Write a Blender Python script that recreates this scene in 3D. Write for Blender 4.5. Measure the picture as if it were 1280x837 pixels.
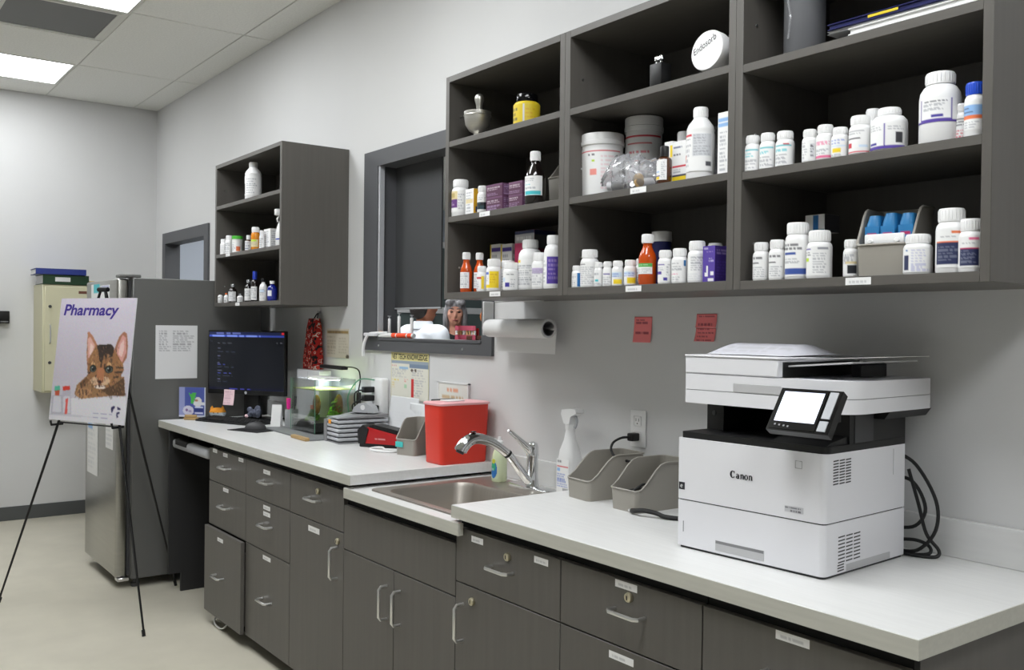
import bpy, bmesh, math, random
import numpy as np
from mathutils import Vector, Matrix
random.seed(7)
PI = math.pi
for o in list(bpy.data.objects): bpy.data.objects.remove(o)
SC = bpy.context.scene
COL = SC.collection

# ------------------------------------------------------------------ camera
F, YAW, PIT, ROL, CZ, CD = 1169.48, 0.92836, -0.00784, 0.01117, 1.4455, 2.18321
fw = Vector((-math.sin(YAW)*math.cos(PIT), math.cos(YAW)*math.cos(PIT), math.sin(PIT)))
rt = Vector((math.cos(YAW), math.sin(YAW), 0)); up = rt.cross(fw)
r2 = math.cos(ROL)*rt + math.sin(ROL)*up; u2 = -math.sin(ROL)*rt + math.cos(ROL)*up
cam = bpy.data.cameras.new('camera'); co = bpy.data.objects.new('camera', cam); COL.objects.link(co)
cam.sensor_width = 36; cam.lens = F*36/1280; cam.clip_start = .05
m = Matrix((r2, u2, -fw)).transposed().to_4x4(); m.translation = (0, -CD, CZ)
co.matrix_world = m; SC.camera = co

# ------------------------------------------------------------------ world, light level, exposure
wd = bpy.data.worlds.new('world'); SC.world = wd; wd.use_nodes = True
wd.node_tree.nodes['Background'].inputs[0].default_value = (.8, .85, .9, 1)
wd.node_tree.nodes['Background'].inputs[1].default_value = .05
PANEL = 11.0        # emission of the ceiling light diffusers
SC.view_settings.view_transform = 'Standard'; SC.view_settings.look = 'None'
SC.view_settings.gamma = 1; SC.view_settings.use_curve_mapping = False
SC.view_settings.exposure = 0.63

# ------------------------------------------------------------------ materials
def lin(c):
    c = np.asarray(c, float)
    return np.where(c <= .04045, c/12.92, ((c+.055)/1.055)**2.4)
def C8(r, g, b): return tuple(lin(np.array((r, g, b))/255.))
MATS = {}
def mat(name, rgb, rough=.5, metal=0, noise=None, trans=0, ior=1.45, emit=None, estr=0, spec=.5, bump=None, coat=0, alpha=1):
    """noise=(scale_xyz, amount): colour variation; bump=(scale, strength)"""
    m = bpy.data.materials.new(name); m.use_nodes = True; nt = m.node_tree; b = nt.nodes['Principled BSDF']
    c = C8(*rgb)
    b.inputs['Base Color'].default_value = (*c, 1); b.inputs['Roughness'].default_value = rough
    b.inputs['Metallic'].default_value = metal; b.inputs['Transmission Weight'].default_value = trans
    b.inputs['IOR'].default_value = ior; b.inputs['Specular IOR Level'].default_value = spec
    b.inputs['Coat Weight'].default_value = coat; b.inputs['Alpha'].default_value = alpha
    if emit: b.inputs['Emission Color'].default_value = (*C8(*emit), 1); b.inputs['Emission Strength'].default_value = estr
    if noise or bump:
        tc = nt.nodes.new('ShaderNodeTexCoord')
    if noise:
        mp = nt.nodes.new('ShaderNodeMapping'); mp.inputs['Scale'].default_value = noise[0]
        nz = nt.nodes.new('ShaderNodeTexNoise'); nz.inputs['Scale'].default_value = 1; nz.inputs['Detail'].default_value = 5
        rp = nt.nodes.new('ShaderNodeMapRange'); rp.inputs['From Min'].default_value = .3; rp.inputs['From Max'].default_value = .7
        rp.inputs['To Min'].default_value = 1-noise[1]; rp.inputs['To Max'].default_value = 1+noise[1]
        mx = nt.nodes.new('ShaderNodeVectorMath'); mx.operation = 'SCALE'; mx.inputs[0].default_value = c
        nt.links.new(tc.outputs['Object'], mp.inputs[0]); nt.links.new(mp.outputs[0], nz.inputs['Vector'])
        nt.links.new(nz.outputs['Fac'], rp.inputs['Value']); nt.links.new(rp.outputs[0], mx.inputs['Scale'])
        nt.links.new(mx.outputs[0], b.inputs['Base Color'])
    if bump:
        n2 = nt.nodes.new('ShaderNodeTexNoise'); n2.inputs['Scale'].default_value = bump[0]
        bp = nt.nodes.new('ShaderNodeBump'); bp.inputs['Strength'].default_value = bump[1]; bp.inputs['Distance'].default_value = .002
        nt.links.new(tc.outputs['Object'], n2.inputs['Vector']); nt.links.new(n2.outputs['Fac'], bp.inputs['Height'])
        nt.links.new(bp.outputs[0], b.inputs['Normal'])
    MATS[name] = m; return m
mat('wall', (212, 212, 212), .75, bump=(140, .08), noise=((3, 3, 3), .012))
mat('ceiling', (234, 234, 229), .9, noise=((90, 90, 90), .05))
mat('ceil_bar', (214, 214, 208), .6)
mat('floor', (190, 185, 170), .42, noise=((5, 5, 5), .05))
mat('base_rubber', (84, 86, 86), .55)
mat('laminate', (90, 87, 83), .42, noise=((60, 60, 2.5), .06))
mat('laminate_h', (90, 87, 83), .42, noise=((2.5, 60, 60), .06))
mat('gap', (14, 14, 14), .8)
mat('counter', (214, 214, 213), .34, noise=((7, 90, 60), .03))
mat('counter_edge', (186, 185, 176), .45, noise=((7, 60, 90), .05))
mat('frame_paint', (84, 85, 88), .5)
mat('shade', (66, 67, 69), .7)
mat('steel', (206, 204, 198), .4, 1, noise=((3, 3, 120), .06))
mat('sink_steel', (176, 170, 162), .45, 1, noise=((90, 3, 3), .05))
mat('fridge_steel', (172, 171, 166), .28, 1, noise=((3, 3, 60), .04))
mat('fridge_side', (98, 98, 96), .45)
mat('chrome', (226, 228, 230), .06, 1)
mat('nickel', (226, 226, 226), .28, 1)
mat('brass', (214, 206, 180), .3, 1)
mat('black', (14, 14, 15), .45)
mat('black_gloss', (10, 10, 12), .12)
mat('black_rubber', (22, 22, 23), .6)
mat('dark_grey', (60, 60, 62), .5); mat('panel_dark', (44, 44, 45), .5)
mat('mid_grey', (128, 128, 130), .5)
mat('silver_plastic', (172, 174, 178), .35)
mat('beige_metal', (206, 202, 172), .45)
mat('blue_vinyl', (36, 52, 128), .35)
mat('green_vinyl', (32, 62, 38), .4)
mat('paper', (226, 226, 226), .7)
mat('yellow_paper', (196, 168, 70), .7)
mat('card', (222, 222, 226), .6)
mat('w', (232, 232, 232), .38)
mat('printer_white', (226, 226, 230), .4)
mat('printer_grey', (186, 186, 188), .45)
mat('k', (16, 16, 18), .35)
mat('amber', (190, 74, 20), .12, coat=.4)
mat('honey', (214, 132, 30), .2, coat=.4)
mat('brown', (70, 36, 14), .1, coat=.5)
mat('dkbrown', (26, 20, 18), .08, coat=.6)
mat('cobalt', (22, 34, 130), .1, coat=.5)
mat('navy', (26, 30, 84), .35)
mat('bluecap', (24, 74, 196), .35)
mat('royalcap', (36, 60, 170), .35)
mat('greencap', (70, 176, 50), .4)
mat('orange', (222, 110, 50), .4)
mat('silver', (200, 202, 206), .25, .8)
mat('plum', (84, 44, 72), .5); mat('magenta', (170, 30, 78), .45); mat('violet', (76, 52, 150), .45)
mat('greytub', (150, 152, 156), .45); mat('roll_grey', (104, 105, 108), .3)
mat('bin', (150, 146, 138), .5)
mat('sharps_red', (212, 54, 38), .38)
mat('sharps_lid', (236, 176, 180), .4)
mat('postit', (236, 112, 116), .7)
mat('postit_pale', (232, 196, 202), .7)
mat('yellow', (216, 190, 40), .45)
mat('wood', (170, 140, 92), .5, noise=((6, 60, 60), .12))
mat('skin', (196, 140, 118), .55); mat('skin_man', (186, 120, 90), .55)
mat('hair_grey', (128, 126, 128), .6, noise=((60, 60, 10), .5)); mat('hair_dark', (46, 40, 36), .6, noise=((14, 14, 60), .3))
mat('coat', (226, 230, 236), .8); mat('black_cloth', (20, 20, 23), .85); mat('trousers', (40, 44, 56), .85)
mat('eye_dark', (36, 26, 22), .3); mat('lip', (156, 84, 80), .5); mat('brow', (96, 88, 86), .6)
mat('glass', (235, 245, 242), .02, trans=1, ior=1.45)
def thin(name, tint, gloss, fac, diff=None, dfac=0, rough=.03):
    m = bpy.data.materials.new(name); m.use_nodes = True; nt = m.node_tree; nt.nodes.clear(); N = nt.nodes.new
    out = N('ShaderNodeOutputMaterial'); tr = N('ShaderNodeBsdfTransparent'); tr.inputs[0].default_value = (*tint, 1); gl = N('ShaderNodeBsdfGlossy'); gl.inputs['Roughness'].default_value = rough
    fr = N('ShaderNodeFresnel'); fr.inputs[0].default_value = 1.45; mu = N('ShaderNodeMath'); mu.operation = 'MULTIPLY_ADD'; mu.inputs[1].default_value = gloss; mu.inputs[2].default_value = fac; mu.use_clamp = True
    mx = N('ShaderNodeMixShader'); nt.links.new(fr.outputs[0], mu.inputs[0]); nt.links.new(mu.outputs[0], mx.inputs[0]); nt.links.new(tr.outputs[0], mx.inputs[1]); nt.links.new(gl.outputs[0], mx.inputs[2]); last = mx
    if diff:
        df = N('ShaderNodeBsdfDiffuse'); df.inputs[0].default_value = (*diff, 1); m2 = N('ShaderNodeMixShader'); m2.inputs[0].default_value = dfac
        nt.links.new(mx.outputs[0], m2.inputs[1]); nt.links.new(df.outputs[0], m2.inputs[2]); last = m2
    nt.links.new(last.outputs[0], out.inputs[0]); MATS[name] = m
thin('tank_glass', (.985, .995, .99), .6, .0); thin('water_film', (.8, .88, .45), .6, .1, (.62, .66, .2), .35); thin('bag_film', (.97, .97, .98), .9, .06, (.85, .86, .9), .2, .12)
mat('water', (225, 238, 205), .0, trans=1, ior=1.1)
mat('green_glass', (96, 108, 106), .15)
mat('gravel', (46, 46, 44), .8, noise=((140, 140, 140), .5))
mat('moss', (86, 140, 36), .7, noise=((60, 60, 60), .5)); mat('moss_light', (120, 170, 50), .7, noise=((60, 60, 60), .4))
mat('driftwood', (124, 92, 44), .7, noise=((40, 40, 40), .4))
MATS['bag'] = MATS['bag_film']
mat('mat_grey', (112, 114, 116), .7)
mat('red_plastic', (176, 26, 30), .3)
mat('teal_tag', (70, 190, 186), .5)
mat('pink', (226, 40, 150), .5); mat('denture_pink', (206, 92, 116), .4); mat('bone', (222, 186, 132), .5); mat('tendon', (206, 120, 60), .5)
mat('orange_label', (244, 84, 44), .5)
mat('next_wall', (180, 186, 196), .8); mat('next_floor', (150, 148, 140), .6)
mat('ink', (34, 34, 40), .6); mat('purple_ink', (62, 44, 140), .6); mat('brown_tag', (110, 70, 56), .5)
mat('diffuser', (250, 252, 252), .6, emit=(250, 253, 255), estr=PANEL)
mat('diffuser_far', (250, 252, 252), .6, emit=(250, 253, 255), estr=PANEL*.55)
mat('vent', (112, 112, 112), .6)
mat('led', (240, 250, 255), .4, emit=(225, 240, 255), estr=15)
mat('touch_glass', (196, 198, 214), .08, emit=(232, 238, 255), estr=.55)
mat('soap_green', (206, 216, 180), .2)
mat('plush', (196, 206, 214), .9); mat('plush_orange', (236, 156, 50), .8); mat('fluff', (92, 96, 112), .9, noise=((60, 60, 60), .5))
mat('green_hose', (90, 150, 120), .4)
def vmat(name, emit=0, rough=.5):
    m = bpy.data.materials.new(name); m.use_nodes = True; nt = m.node_tree; b = nt.nodes['Principled BSDF']
    a = nt.nodes.new('ShaderNodeVertexColor'); a.layer_name = 'Col'
    nt.links.new(a.outputs['Color'], b.inputs['Base Color']); b.inputs['Roughness'].default_value = rough
    if emit:
        nt.links.new(a.outputs['Color'], b.inputs['Emission Color']); b.inputs['Emission Strength'].default_value = emit
    MATS[name] = m
vmat('print'); vmat('screen', .4, .2); vmat('touch', .85, .15)  # touch: glow standing in for the reflection on the printer panel
# patterned red fabric (woven print of red, white and black shapes)
def fabric():
    m = mat('red_fabric', (170, 30, 24), .9); nt = m.node_tree; b = nt.nodes['Principled BSDF']
    tc = nt.nodes.new('ShaderNodeTexCoord'); nz = nt.nodes.new('ShaderNodeTexNoise'); nz.inputs['Scale'].default_value = 38; nz.inputs['Detail'].default_value = 1
    cr = nt.nodes.new('ShaderNodeValToRGB'); cr.color_ramp.interpolation = 'CONSTANT'; e = cr.color_ramp.elements
    e[0].color = (*C8(24, 20, 20), 1); e[1].position = .42; e[1].color = (*C8(160, 30, 24), 1)
    q = e.new(.585); q.color = (*C8(196, 186, 176), 1); q = e.new(.625); q.color = (*C8(180, 52, 36), 1)
    nt.links.new(tc.outputs['Object'], nz.inputs['Vector']); nt.links.new(nz.outputs['Fac'], cr.inputs[0]); nt.links.new(cr.outputs[0], b.inputs['Base Color'])
fabric()

# ------------------------------------------------------------------ mesh helpers
class MB:
    """collects geometry (world or local coordinates minus origin o)"""
    def __init__(s, o=(0, 0, 0)): s.v = []; s.f = []; s.o = Vector(o)
    def add(s, vs, fs):
        n = len(s.v); s.v += [tuple(Vector(p)-s.o) for p in vs]; s.f += [tuple(i+n for i in f) for f in fs]; return s
    def box(s, x0, x1, y0, y1, z0, z1):
        x0, x1 = sorted((x0, x1)); y0, y1 = sorted((y0, y1)); z0, z1 = sorted((z0, z1))
        return s.add([(x0,y0,z0),(x1,y0,z0),(x1,y1,z0),(x0,y1,z0),(x0,y0,z1),(x1,y0,z1),(x1,y1,z1),(x0,y1,z1)],
              [(3,2,1,0),(4,5,6,7),(0,1,5,4),(1,2,6,5),(2,3,7,6),(3,0,4,7)])
    def rbox(s, x0, x1, y0, y1, z0, z1, r=.003, seg=1):
        bm = bmesh.new(); bmesh.ops.create_cube(bm, size=1)
        for v in bm.verts: v.co = Vector((x0+(v.co.x+.5)*(x1-x0), y0+(v.co.y+.5)*(y1-y0), z0+(v.co.z+.5)*(z1-z0)))
        bmesh.ops.bevel(bm, geom=bm.edges[:], offset=r, segments=seg, profile=.5, affect='EDGES')
        bm.verts.index_update(); s.add([v.co[:] for v in bm.verts], [[v.index for v in f.verts] for f in bm.faces]); bm.free(); return s
    def loft(s, loops, cap0=True, cap1=True, closed=True):
        n = len(loops[0]); vs = [p for l in loops for p in l]; fs = []
        for k in range(len(loops)-1):
            for i in range(n if closed else n-1):
                j = (i+1) % n; fs.append((k*n+i, k*n+j, (k+1)*n+j, (k+1)*n+i))
        if cap0: fs.append(tuple(range(n))[::-1])
        if cap1: fs.append(tuple((len(loops)-1)*n+i for i in range(n)))
        return s.add(vs, fs)
    def prism(s, pts, axis, a, b):
        def P(p, t): return {'x': (t, p[0], p[1]), 'y': (p[0], t, p[1]), 'z': (p[0], p[1], t)}[axis]
        return s.loft([[P(p, a) for p in pts], [P(p, b) for p in pts]])
    def lathe(s, prof, seg=20, c=(0, 0, 0), axis='z', cap=True):
        cx, cy, cz = c; loops = []
        for r, z in prof:
            l = []
            for i in range(seg):
                a = 2*PI*i/seg; x, y = r*math.cos(a), r*math.sin(a)
                l.append({'z': (cx+x, cy+y, cz+z), 'x': (cx+z, cy+x, cz+y), 'y': (cx+y, cy+z, cz+x)}[axis])
            loops.append(l)
        return s.loft(loops, cap, cap)
    def tube(s, pts, r, seg=8):
        pts = [Vector(p) for p in pts]; n = len(pts); rr = r if isinstance(r, (list, tuple)) else [r]*n
        loops = []; ref = None
        for i, p in enumerate(pts):
            t = (pts[min(i+1, n-1)]-pts[max(i-1, 0)]).normalized()
            if ref is None: ref = Vector((0, 0, 1)) if abs(t.z) < .9 else Vector((1, 0, 0))
            a = (ref - t*ref.dot(t)).normalized(); ref = a; b = t.cross(a)
            loops.append([p + rr[i]*(math.cos(2*PI*k/seg)*a + math.sin(2*PI*k/seg)*b) for k in range(seg)])
        return s.loft(loops)
    def ell(s, c, rx, ry, rz, nu=16, nv=10):
        loops = []
        for j in range(1, nv):
            ph = PI*j/nv - PI/2
            loops.append([(c[0]+rx*math.cos(ph)*math.cos(2*PI*i/nu), c[1]+ry*math.cos(ph)*math.sin(2*PI*i/nu), c[2]+rz*math.sin(ph)) for i in range(nu)])
        vs = [p for l in loops for p in l]; fs = []
        for k in range(nv-2):
            for i in range(nu):
                j = (i+1) % nu; fs.append((k*nu+i, k*nu+j, (k+1)*nu+j, (k+1)*nu+i))
        b = len(vs); vs += [(c[0], c[1], c[2]-rz), (c[0], c[1], c[2]+rz)]
        for i in range(nu):
            j = (i+1) % nu; fs.append((b, j, i)); fs.append((b+1, (nv-2)*nu+i, (nv-2)*nu+j))
        return s.add(vs, fs)
    def mesh(s, name, m, ang=38):
        me = bpy.data.meshes.new(name); me.from_pydata(s.v, [], s.f); me.update()
        me.polygons.foreach_set('use_smooth', [True]*len(me.polygons)); me.set_sharp_from_angle(angle=math.radians(ang))
        if m: me.materials.append(MATS[m])
        return me
    def build(s, name, m, parent=None, ang=38):
        o = bpy.data.objects.new(name, s.mesh(name, m, ang)); COL.objects.link(o); o.parent = parent; return o
def smooth(pts, n=6):
    """Catmull-Rom through points"""
    P = [Vector(p) for p in pts]; P = [2*P[0]-P[1]]+P+[2*P[-1]-P[-2]]; out = []
    for i in range(1, len(P)-2):
        for k in range(n):
            t = k/n; a, b, c, d = P[i-1:i+3]
            out.append(.5*((2*b)+(c-a)*t+(2*a-5*b+4*c-d)*t*t+(3*b-a-3*c+d)*t**3))
    return out+[P[-2]]
def rrect(cx, cy, hx, hy, r, z, n=5):
    l = []
    for sx, sy, a0 in ((1, 1, 0), (-1, 1, PI/2), (-1, -1, PI), (1, -1, 1.5*PI)):
        for k in range(n+1):
            a = a0+PI/2*k/n; l.append((cx+sx*(hx-r)+r*math.cos(a), cy+sy*(hy-r)+r*math.sin(a), z))
    return l
def tag(o, label=None, cat=None, group=None, kind=None):
    if label: o['label'] = label
    if cat: o['category'] = cat
    if group: o['group'] = group
    if kind: o['kind'] = kind
    return o
def thing(name, label, cat, loc=(0, 0, 0), rz=0, group=None):
    o = bpy.data.objects.new(name, None); o.empty_display_size = .05; COL.objects.link(o)
    o.location = loc; o.rotation_euler = (0, 0, rz); return tag(o, label, cat, group)
def struct(name, mb, m, parent=None): return tag(mb.build(name, m, parent), kind='structure')

# ------------------------------------------------------------------ printed matter: small rasters carried by mesh colours
PAL = dict(w=(236,236,236), dk=(50,50,56), gr=(150,152,160), palegr=(208,210,214), grey=(176,176,180), dkgrey=(84,84,90), ink=(26,30,38), teal=(60,120,130),
  turq=(70,190,200), lilac=(186,170,206), lilac2=(176,178,214), plum2=(106,68,100), purple=(104,60,128), violet=(84,62,156), violet2=(60,40,122), indigo=(60,50,150),
  navy=(38,46,86), royal=(58,84,160), blue=(96,120,200), bluetab=(30,110,176), sky=(140,180,226), ice=(206,222,238), red=(206,50,66), pink=(228,110,150), pinkw=(228,196,200),
  salmon=(236,150,140), maroon=(110,24,56), magenta=(180,40,90), orange=(232,120,70), yel=(238,208,40), mustard=(206,158,30), gold=(190,170,110), tan=(222,206,160),
  green=(84,170,80), lime=(190,220,50), cobalt=(26,40,140), postit=(236,112,116))
class Canvas:
    def __init__(s, w, h, bg='w'):
        s.w, s.h = w, h; s.a = np.zeros((h, w, 3)); s.a[:] = s.c(bg)
        s.X, s.Y = np.meshgrid((np.arange(w)+.5)/w, (np.arange(h)+.5)/h)
    def c(s, c): return np.array(PAL[c] if isinstance(c, str) else c, float)/255.
    def rect(s, x0, y0, x1, y1, c):
        k = (s.X >= x0) & (s.X <= x1) & (s.Y >= y0) & (s.Y <= y1); s.a[k] = s.c(c)
    def poly(s, pts, c, mix=1.):
        k = np.zeros_like(s.X, bool); n = len(pts)
        for i in range(n):
            (x0, y0), (x1, y1) = pts[i], pts[(i+1) % n]
            if y0 == y1: continue
            k ^= ((s.Y >= min(y0, y1)) & (s.Y < max(y0, y1)) & (s.X < x0+(s.Y-y0)/(y1-y0)*(x1-x0)))
        s.a[k] = s.a[k]*(1-mix)+s.c(c)*mix
    def ell(s, cx, cy, rx, ry, c, mix=1.):
        k = ((s.X-cx)/rx)**2+((s.Y-cy)/ry)**2 <= 1; s.a[k] = s.a[k]*(1-mix)+s.c(c)*mix
    def text(s, x0, y0, x1, y1, n, c, rnd=random.Random(3)):
        h = (y1-y0)/n
        for i in range(n):
            x = x0; ya = y0+i*h+h*.2; yb = y0+i*h+h*.75
            end = x0+(x1-x0)*rnd.uniform(.6, 1)
            while x < end:
                l = rnd.uniform(.05, .2)*(x1-x0+.2); xe = min(x+l, end)
                k = (s.X >= x) & (s.X <= xe) & (s.Y >= min(ya, yb-.9/s.h)) & (s.Y <= yb)
                s.a[k] = s.a[k]*.42+s.c(c)*.58; x = xe+.03
    def cmds(s, L):
        for q in L or []:
            (s.rect if q[0] == 'r' else s.text)(*q[1:])
        return s
    def noise(s, amt, seed=1):
        s.a += np.random.RandomState(seed).normal(0, amt, s.a.shape); s.a = np.clip(s.a, 0, 1); return s
    def blur(s):
        p = np.pad(s.a, ((1, 1), (1, 1), (0, 0)), 'edge'); s.a = sum(p[i:i+s.h, j:j+s.w]*k for i, j, k in ((0, 1, .12), (1, 0, .12), (1, 2, .12), (2, 1, .12), (1, 1, .52))); return s
    def mesh(s, name, fn, m='print'):
        """fn(u, v) with v down -> point; u right"""
        us = [i/(s.w-1) for i in range(s.w)]; vs = [j/(s.h-1) for j in range(s.h)]
        V = [tuple(fn(u, v)) for v in vs for u in us]
        Fc = [(j*s.w+i, (j+1)*s.w+i, (j+1)*s.w+i+1, j*s.w+i+1) for j in range(s.h-1) for i in range(s.w-1)]
        me = bpy.data.meshes.new(name); me.from_pydata(V, [], Fc); me.update()
        at = me.color_attributes.new('Col', 'FLOAT_COLOR', 'POINT')
        col = np.ones((s.h*s.w, 4), np.float32); col[:, :3] = lin(s.a.reshape(-1, 3)); at.data.foreach_set('color', col.ravel())
        me.polygons.foreach_set('use_smooth', [True]*len(me.polygons)); me.materials.append(MATS[m]); return me
    def flat(s, name, parent, o, ux, uy, m='print'):
        """o = lower-left corner, ux along width, uy up (full vectors)"""
        o, ux, uy = Vector(o), Vector(ux), Vector(uy)
        ob = bpy.data.objects.new(name, s.mesh(name, lambda u, v: o+ux*u+uy*(1-v), m)); COL.objects.link(ob); ob.parent = parent; return ob
    def curved(s, name, parent, r, z0, z1, ang, az, m='print'):
        """wrapped on a cylinder about local z; az = azimuth of the label centre"""
        ob = bpy.data.objects.new(name, s.mesh(name, lambda u, v: (r*math.cos(az+(u-.5)*ang), r*math.sin(az+(u-.5)*ang), z1+(z0-z1)*v), m))
        COL.objects.link(ob); ob.parent = parent; return ob
def text_part(name, body, size, parent, o, ux, uy, m, shear=0, bold=0, width=None):
    """lettering as thin geometry; o = lower-left, ux/uy unit vectors"""
    cu = bpy.data.curves.new('t', 'FONT'); cu.body = body; cu.size = size; cu.shear = shear; cu.offset = bold; cu.extrude = 0
    ob = bpy.data.objects.new('t', cu); COL.objects.link(ob)
    dg = bpy.context.evaluated_depsgraph_get(); me = bpy.data.meshes.new_from_object(ob.evaluated_get(dg))
    bpy.data.objects.remove(ob); bpy.data.curves.remove(cu)
    xs = [v.co.x for v in me.vertices]; k = (width/(max(xs)-min(xs))) if width else 1; x0 = min(xs)
    o, ux, uy = Vector(o), Vector(ux), Vector(uy)
    for v in me.vertices: v.co = o+ux*((v.co.x-x0)*k)+uy*v.co.y
    me.materials.clear(); me.materials.append(MATS[m]); me.name = name
    p = bpy.data.objects.new(name, me); COL.objects.link(p); p.parent = parent; return p

# ================================================================== THE ROOM
XF, XR, YB, ZC = -7.64, 4.6, -5.1, 3.128
struct('floor', MB().box(XF-.1, XR, YB, .1, -.05, 0), 'floor')
# long wall with two interior windows
W1 = (-4.0, -3.095, 1.38, 2.225); W2 = (-7.37, -6.46, 1.25, 2.07)
w = MB(); xs = [XF-.1, W2[0], W2[1], W1[0], W1[1], XR]
for i in range(5):
    if i == 1: w.box(xs[i], xs[i+1], 0, .1, 0, W2[2]); w.box(xs[i], xs[i+1], 0, .1, W2[3], ZC)
    elif i == 3: w.box(xs[i], xs[i+1], 0, .1, 0, W1[2]); w.box(xs[i], xs[i+1], 0, .1, W1[3], ZC)
    else: w.box(xs[i], xs[i+1], 0, .1, 0, ZC)
struct('wall_right', w, 'wall')
struct('wall_far', MB().box(XF-.1, XF, YB, 0, 0, ZC), 'wall')
struct('wall_left', MB().box(XF-.1, XR, YB-.1, YB, 0, ZC), 'wall')
struct('wall_back', MB().box(XR, XR+.1, YB-.1, .1, 0, ZC), 'wall')
b = MB(); b.rbox(XF, XF+.009, YB, -.002, 0, .1, .002); struct('baseboard_far', b, 'base_rubber')
b = MB(); b.rbox(XF+.01, -6.1, -.009, 0, 0, .1, .002); struct('baseboard_right', b, 'base_rubber')
# ceiling: slab, runner grid, lay-in tiles
ceil = struct('ceiling', MB().box(XF-.1, XR+.1, YB-.1, .1, ZC+.0025, ZC+.06), 'ceil_bar')
LX = [(-7.245, -6.62), (-5.335, -4.71), (-3.425, -2.8), (-1.515, -.89), (.395, 1.02)]
LY = [(-2.02, -.81), (-4.46, -3.26)]
VENT = (-5.95, -5.375, -1.4, -.835)
strips = [(-.178, 0, 'wide'), (-.8, -.186, 'wide'), (-2.03, -.808, 'narrow')]+[(-2.038-.61*k-.602, -2.038-.61*k, 'wide') for k in (0, 1)]+[(-4.47, -3.258, 'narrow')]+[(YB, -4.478, 'wide')]
wide = [XF, -6.6, -5.31, -4.04, -2.77, -1.5, -.23, 1.04, 2.31, 3.5, XR]
narrow = [XF, -7.25, -6.615, -5.965, -5.345, -4.705, -4.065, -3.43, -2.795, -2.155, -1.52, -.885, -.245, .39, 1.025, 1.665, 2.3, 2.94, 3.58, 4.22, XR]
cache = {}
for y0, y1, kind in strips:
    e = wide if kind == 'wide' else narrow
    for i in range(len(e)-1):
        x0, x1 = e[i]+.005, e[i+1]-.005
        if kind == 'narrow' and y1 > -1 and any(abs((x0+x1)/2-(a+b_)/2) < .2 for a, b_ in LX): continue
        ya = y0
        if kind == 'narrow' and y1 > -1 and abs((x0+x1)/2-(VENT[0]+VENT[1])/2) < .2: ya, yb = y0, VENT[2]-.004
        else: yb = y1
        k = (round(x1-x0, 3), round(yb-ya, 3))
        if k not in cache: cache[k] = MB().rbox(-k[0]/2, k[0]/2, -k[1]/2, k[1]/2, 0, .0045, .0015).mesh('ceiling_tile', 'ceiling')
        t = bpy.data.objects.new('ceiling_tile', cache[k]); COL.objects.link(t); t.location = ((x0+x1)/2, (ya+yb)/2, ZC-.002); t.parent = ceil
nl = 0
for ys in LY:
    for a, c_ in LX:
        if ys is LY[1]: continue
        far = ys is LY[0] and a < -7
        near = ys is LY[0] and -5.5 < a < -5
        row2 = ys is LY[1]
        lab = ('ceiling light panel over the open floor near the far wall' if a < -7 else 'ceiling light panel over the open floor left of the camera') if row2 else 'bright rectangular ceiling light panel nearest the far wall' if far else 'bright ceiling light panel beside the grey air vent' if near else 'ceiling light panel above the sink, out of view' if a < -2 else 'ceiling light panel above the printer, out of view' if a < 0 else 'ceiling light panel right above the camera, out of view'
        t = thing('ceiling_light', lab, 'ceiling light', ((a+c_)/2, sum(ys)/2, ZC), 0, 'ceiling light panels')
        hx, hy = (c_-a)/2, (ys[1]-ys[0])/2
        f = MB()
        for q in ((-hx, -hx+.014, -hy, hy), (hx-.014, hx, -hy, hy), (-hx+.014, hx-.014, -hy, -hy+.014), (-hx+.014, hx-.014, hy-.014, hy)): f.box(*q, -.003, .0025)
        f.build('frame', 'ceil_bar', t); MB().box(-hx+.014, hx-.014, -hy+.014, hy-.014, 0, .0024).build('diffuser', 'diffuser_far' if far else 'diffuser', t)
t = thing('air_vent', 'grey square ceiling air return vent between the light panels', 'vent', ((VENT[0]+VENT[1])/2, (VENT[2]+VENT[3])/2, ZC))
hx, hy = (VENT[1]-VENT[0])/2, (VENT[3]-VENT[2])/2
f = MB()
for q in ((-hx, -hx+.02, -hy, hy), (hx-.02, hx, -hy, hy), (-hx+.02, hx-.02, -hy, -hy+.02), (-hx+.02, hx-.02, hy-.02, hy)): f.box(*q, -.004, .0025)
f.build('frame', 'ceil_bar', t); MB().box(-hx+.02, hx-.02, -hy+.02, hy-.02, 0, .0024).build('filter_screen', 'vent', t)

# the room beyond the wall
NB, NX = 5.2, -8.9
struct('floor_next_room', MB().box(NX, -.6, .1, NB, -.05, 0), 'next_floor')
struct('ceiling_next_room', MB().box(NX, -.6, .1, NB, 2.75, 2.8), 'ceiling')
struct('wall_next_room_far', MB().box(NX-.1, NX, .1, NB, 0, 2.75), 'next_wall')
struct('wall_next_room_back', MB().box(NX, -.6, NB, NB+.1, 0, 2.75), 'next_wall')
struct('wall_next_room_right', MB().box(-.6, -.5, .1, NB, 0, 2.75), 'next_wall')
for k, (x, y, wh) in enumerate(((-7.4, 1.2, 'above its left end'), (-5.3, .85, 'unseen, added to light the people'))):  # second panel is unseen, placed to light the faces at the window
    t = thing('ceiling_light', 'ceiling light panel of the room behind the wall, '+wh, 'ceiling light', (x, y, 2.745), 0, 'ceiling light panels of next room')
    MB().box(-.3, .3, -.6, .6, -.008, .004).build('diffuser', 'diffuser', t)
# glazed partition behind the people
t = tag(thing('door_1', None, None, (NX+.03, 3.7, 0)), kind='structure')
MB().box(-.02, 0, -1.3, 1.3, 0, 2.4).build('pane', 'green_glass', t)
for z in (.05, 1.06, 1.63, 2.36): MB().rbox(0, .03, -1.3, 1.3, z-.035, z+.035, .004).build('cross_rail', 'w', t)
for y in (-1.3, -.4, .5, 1.3): MB().rbox(0, .035, y-.03, y+.03, 0, 2.4, .004).build('stile', 'dark_grey', t)

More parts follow.
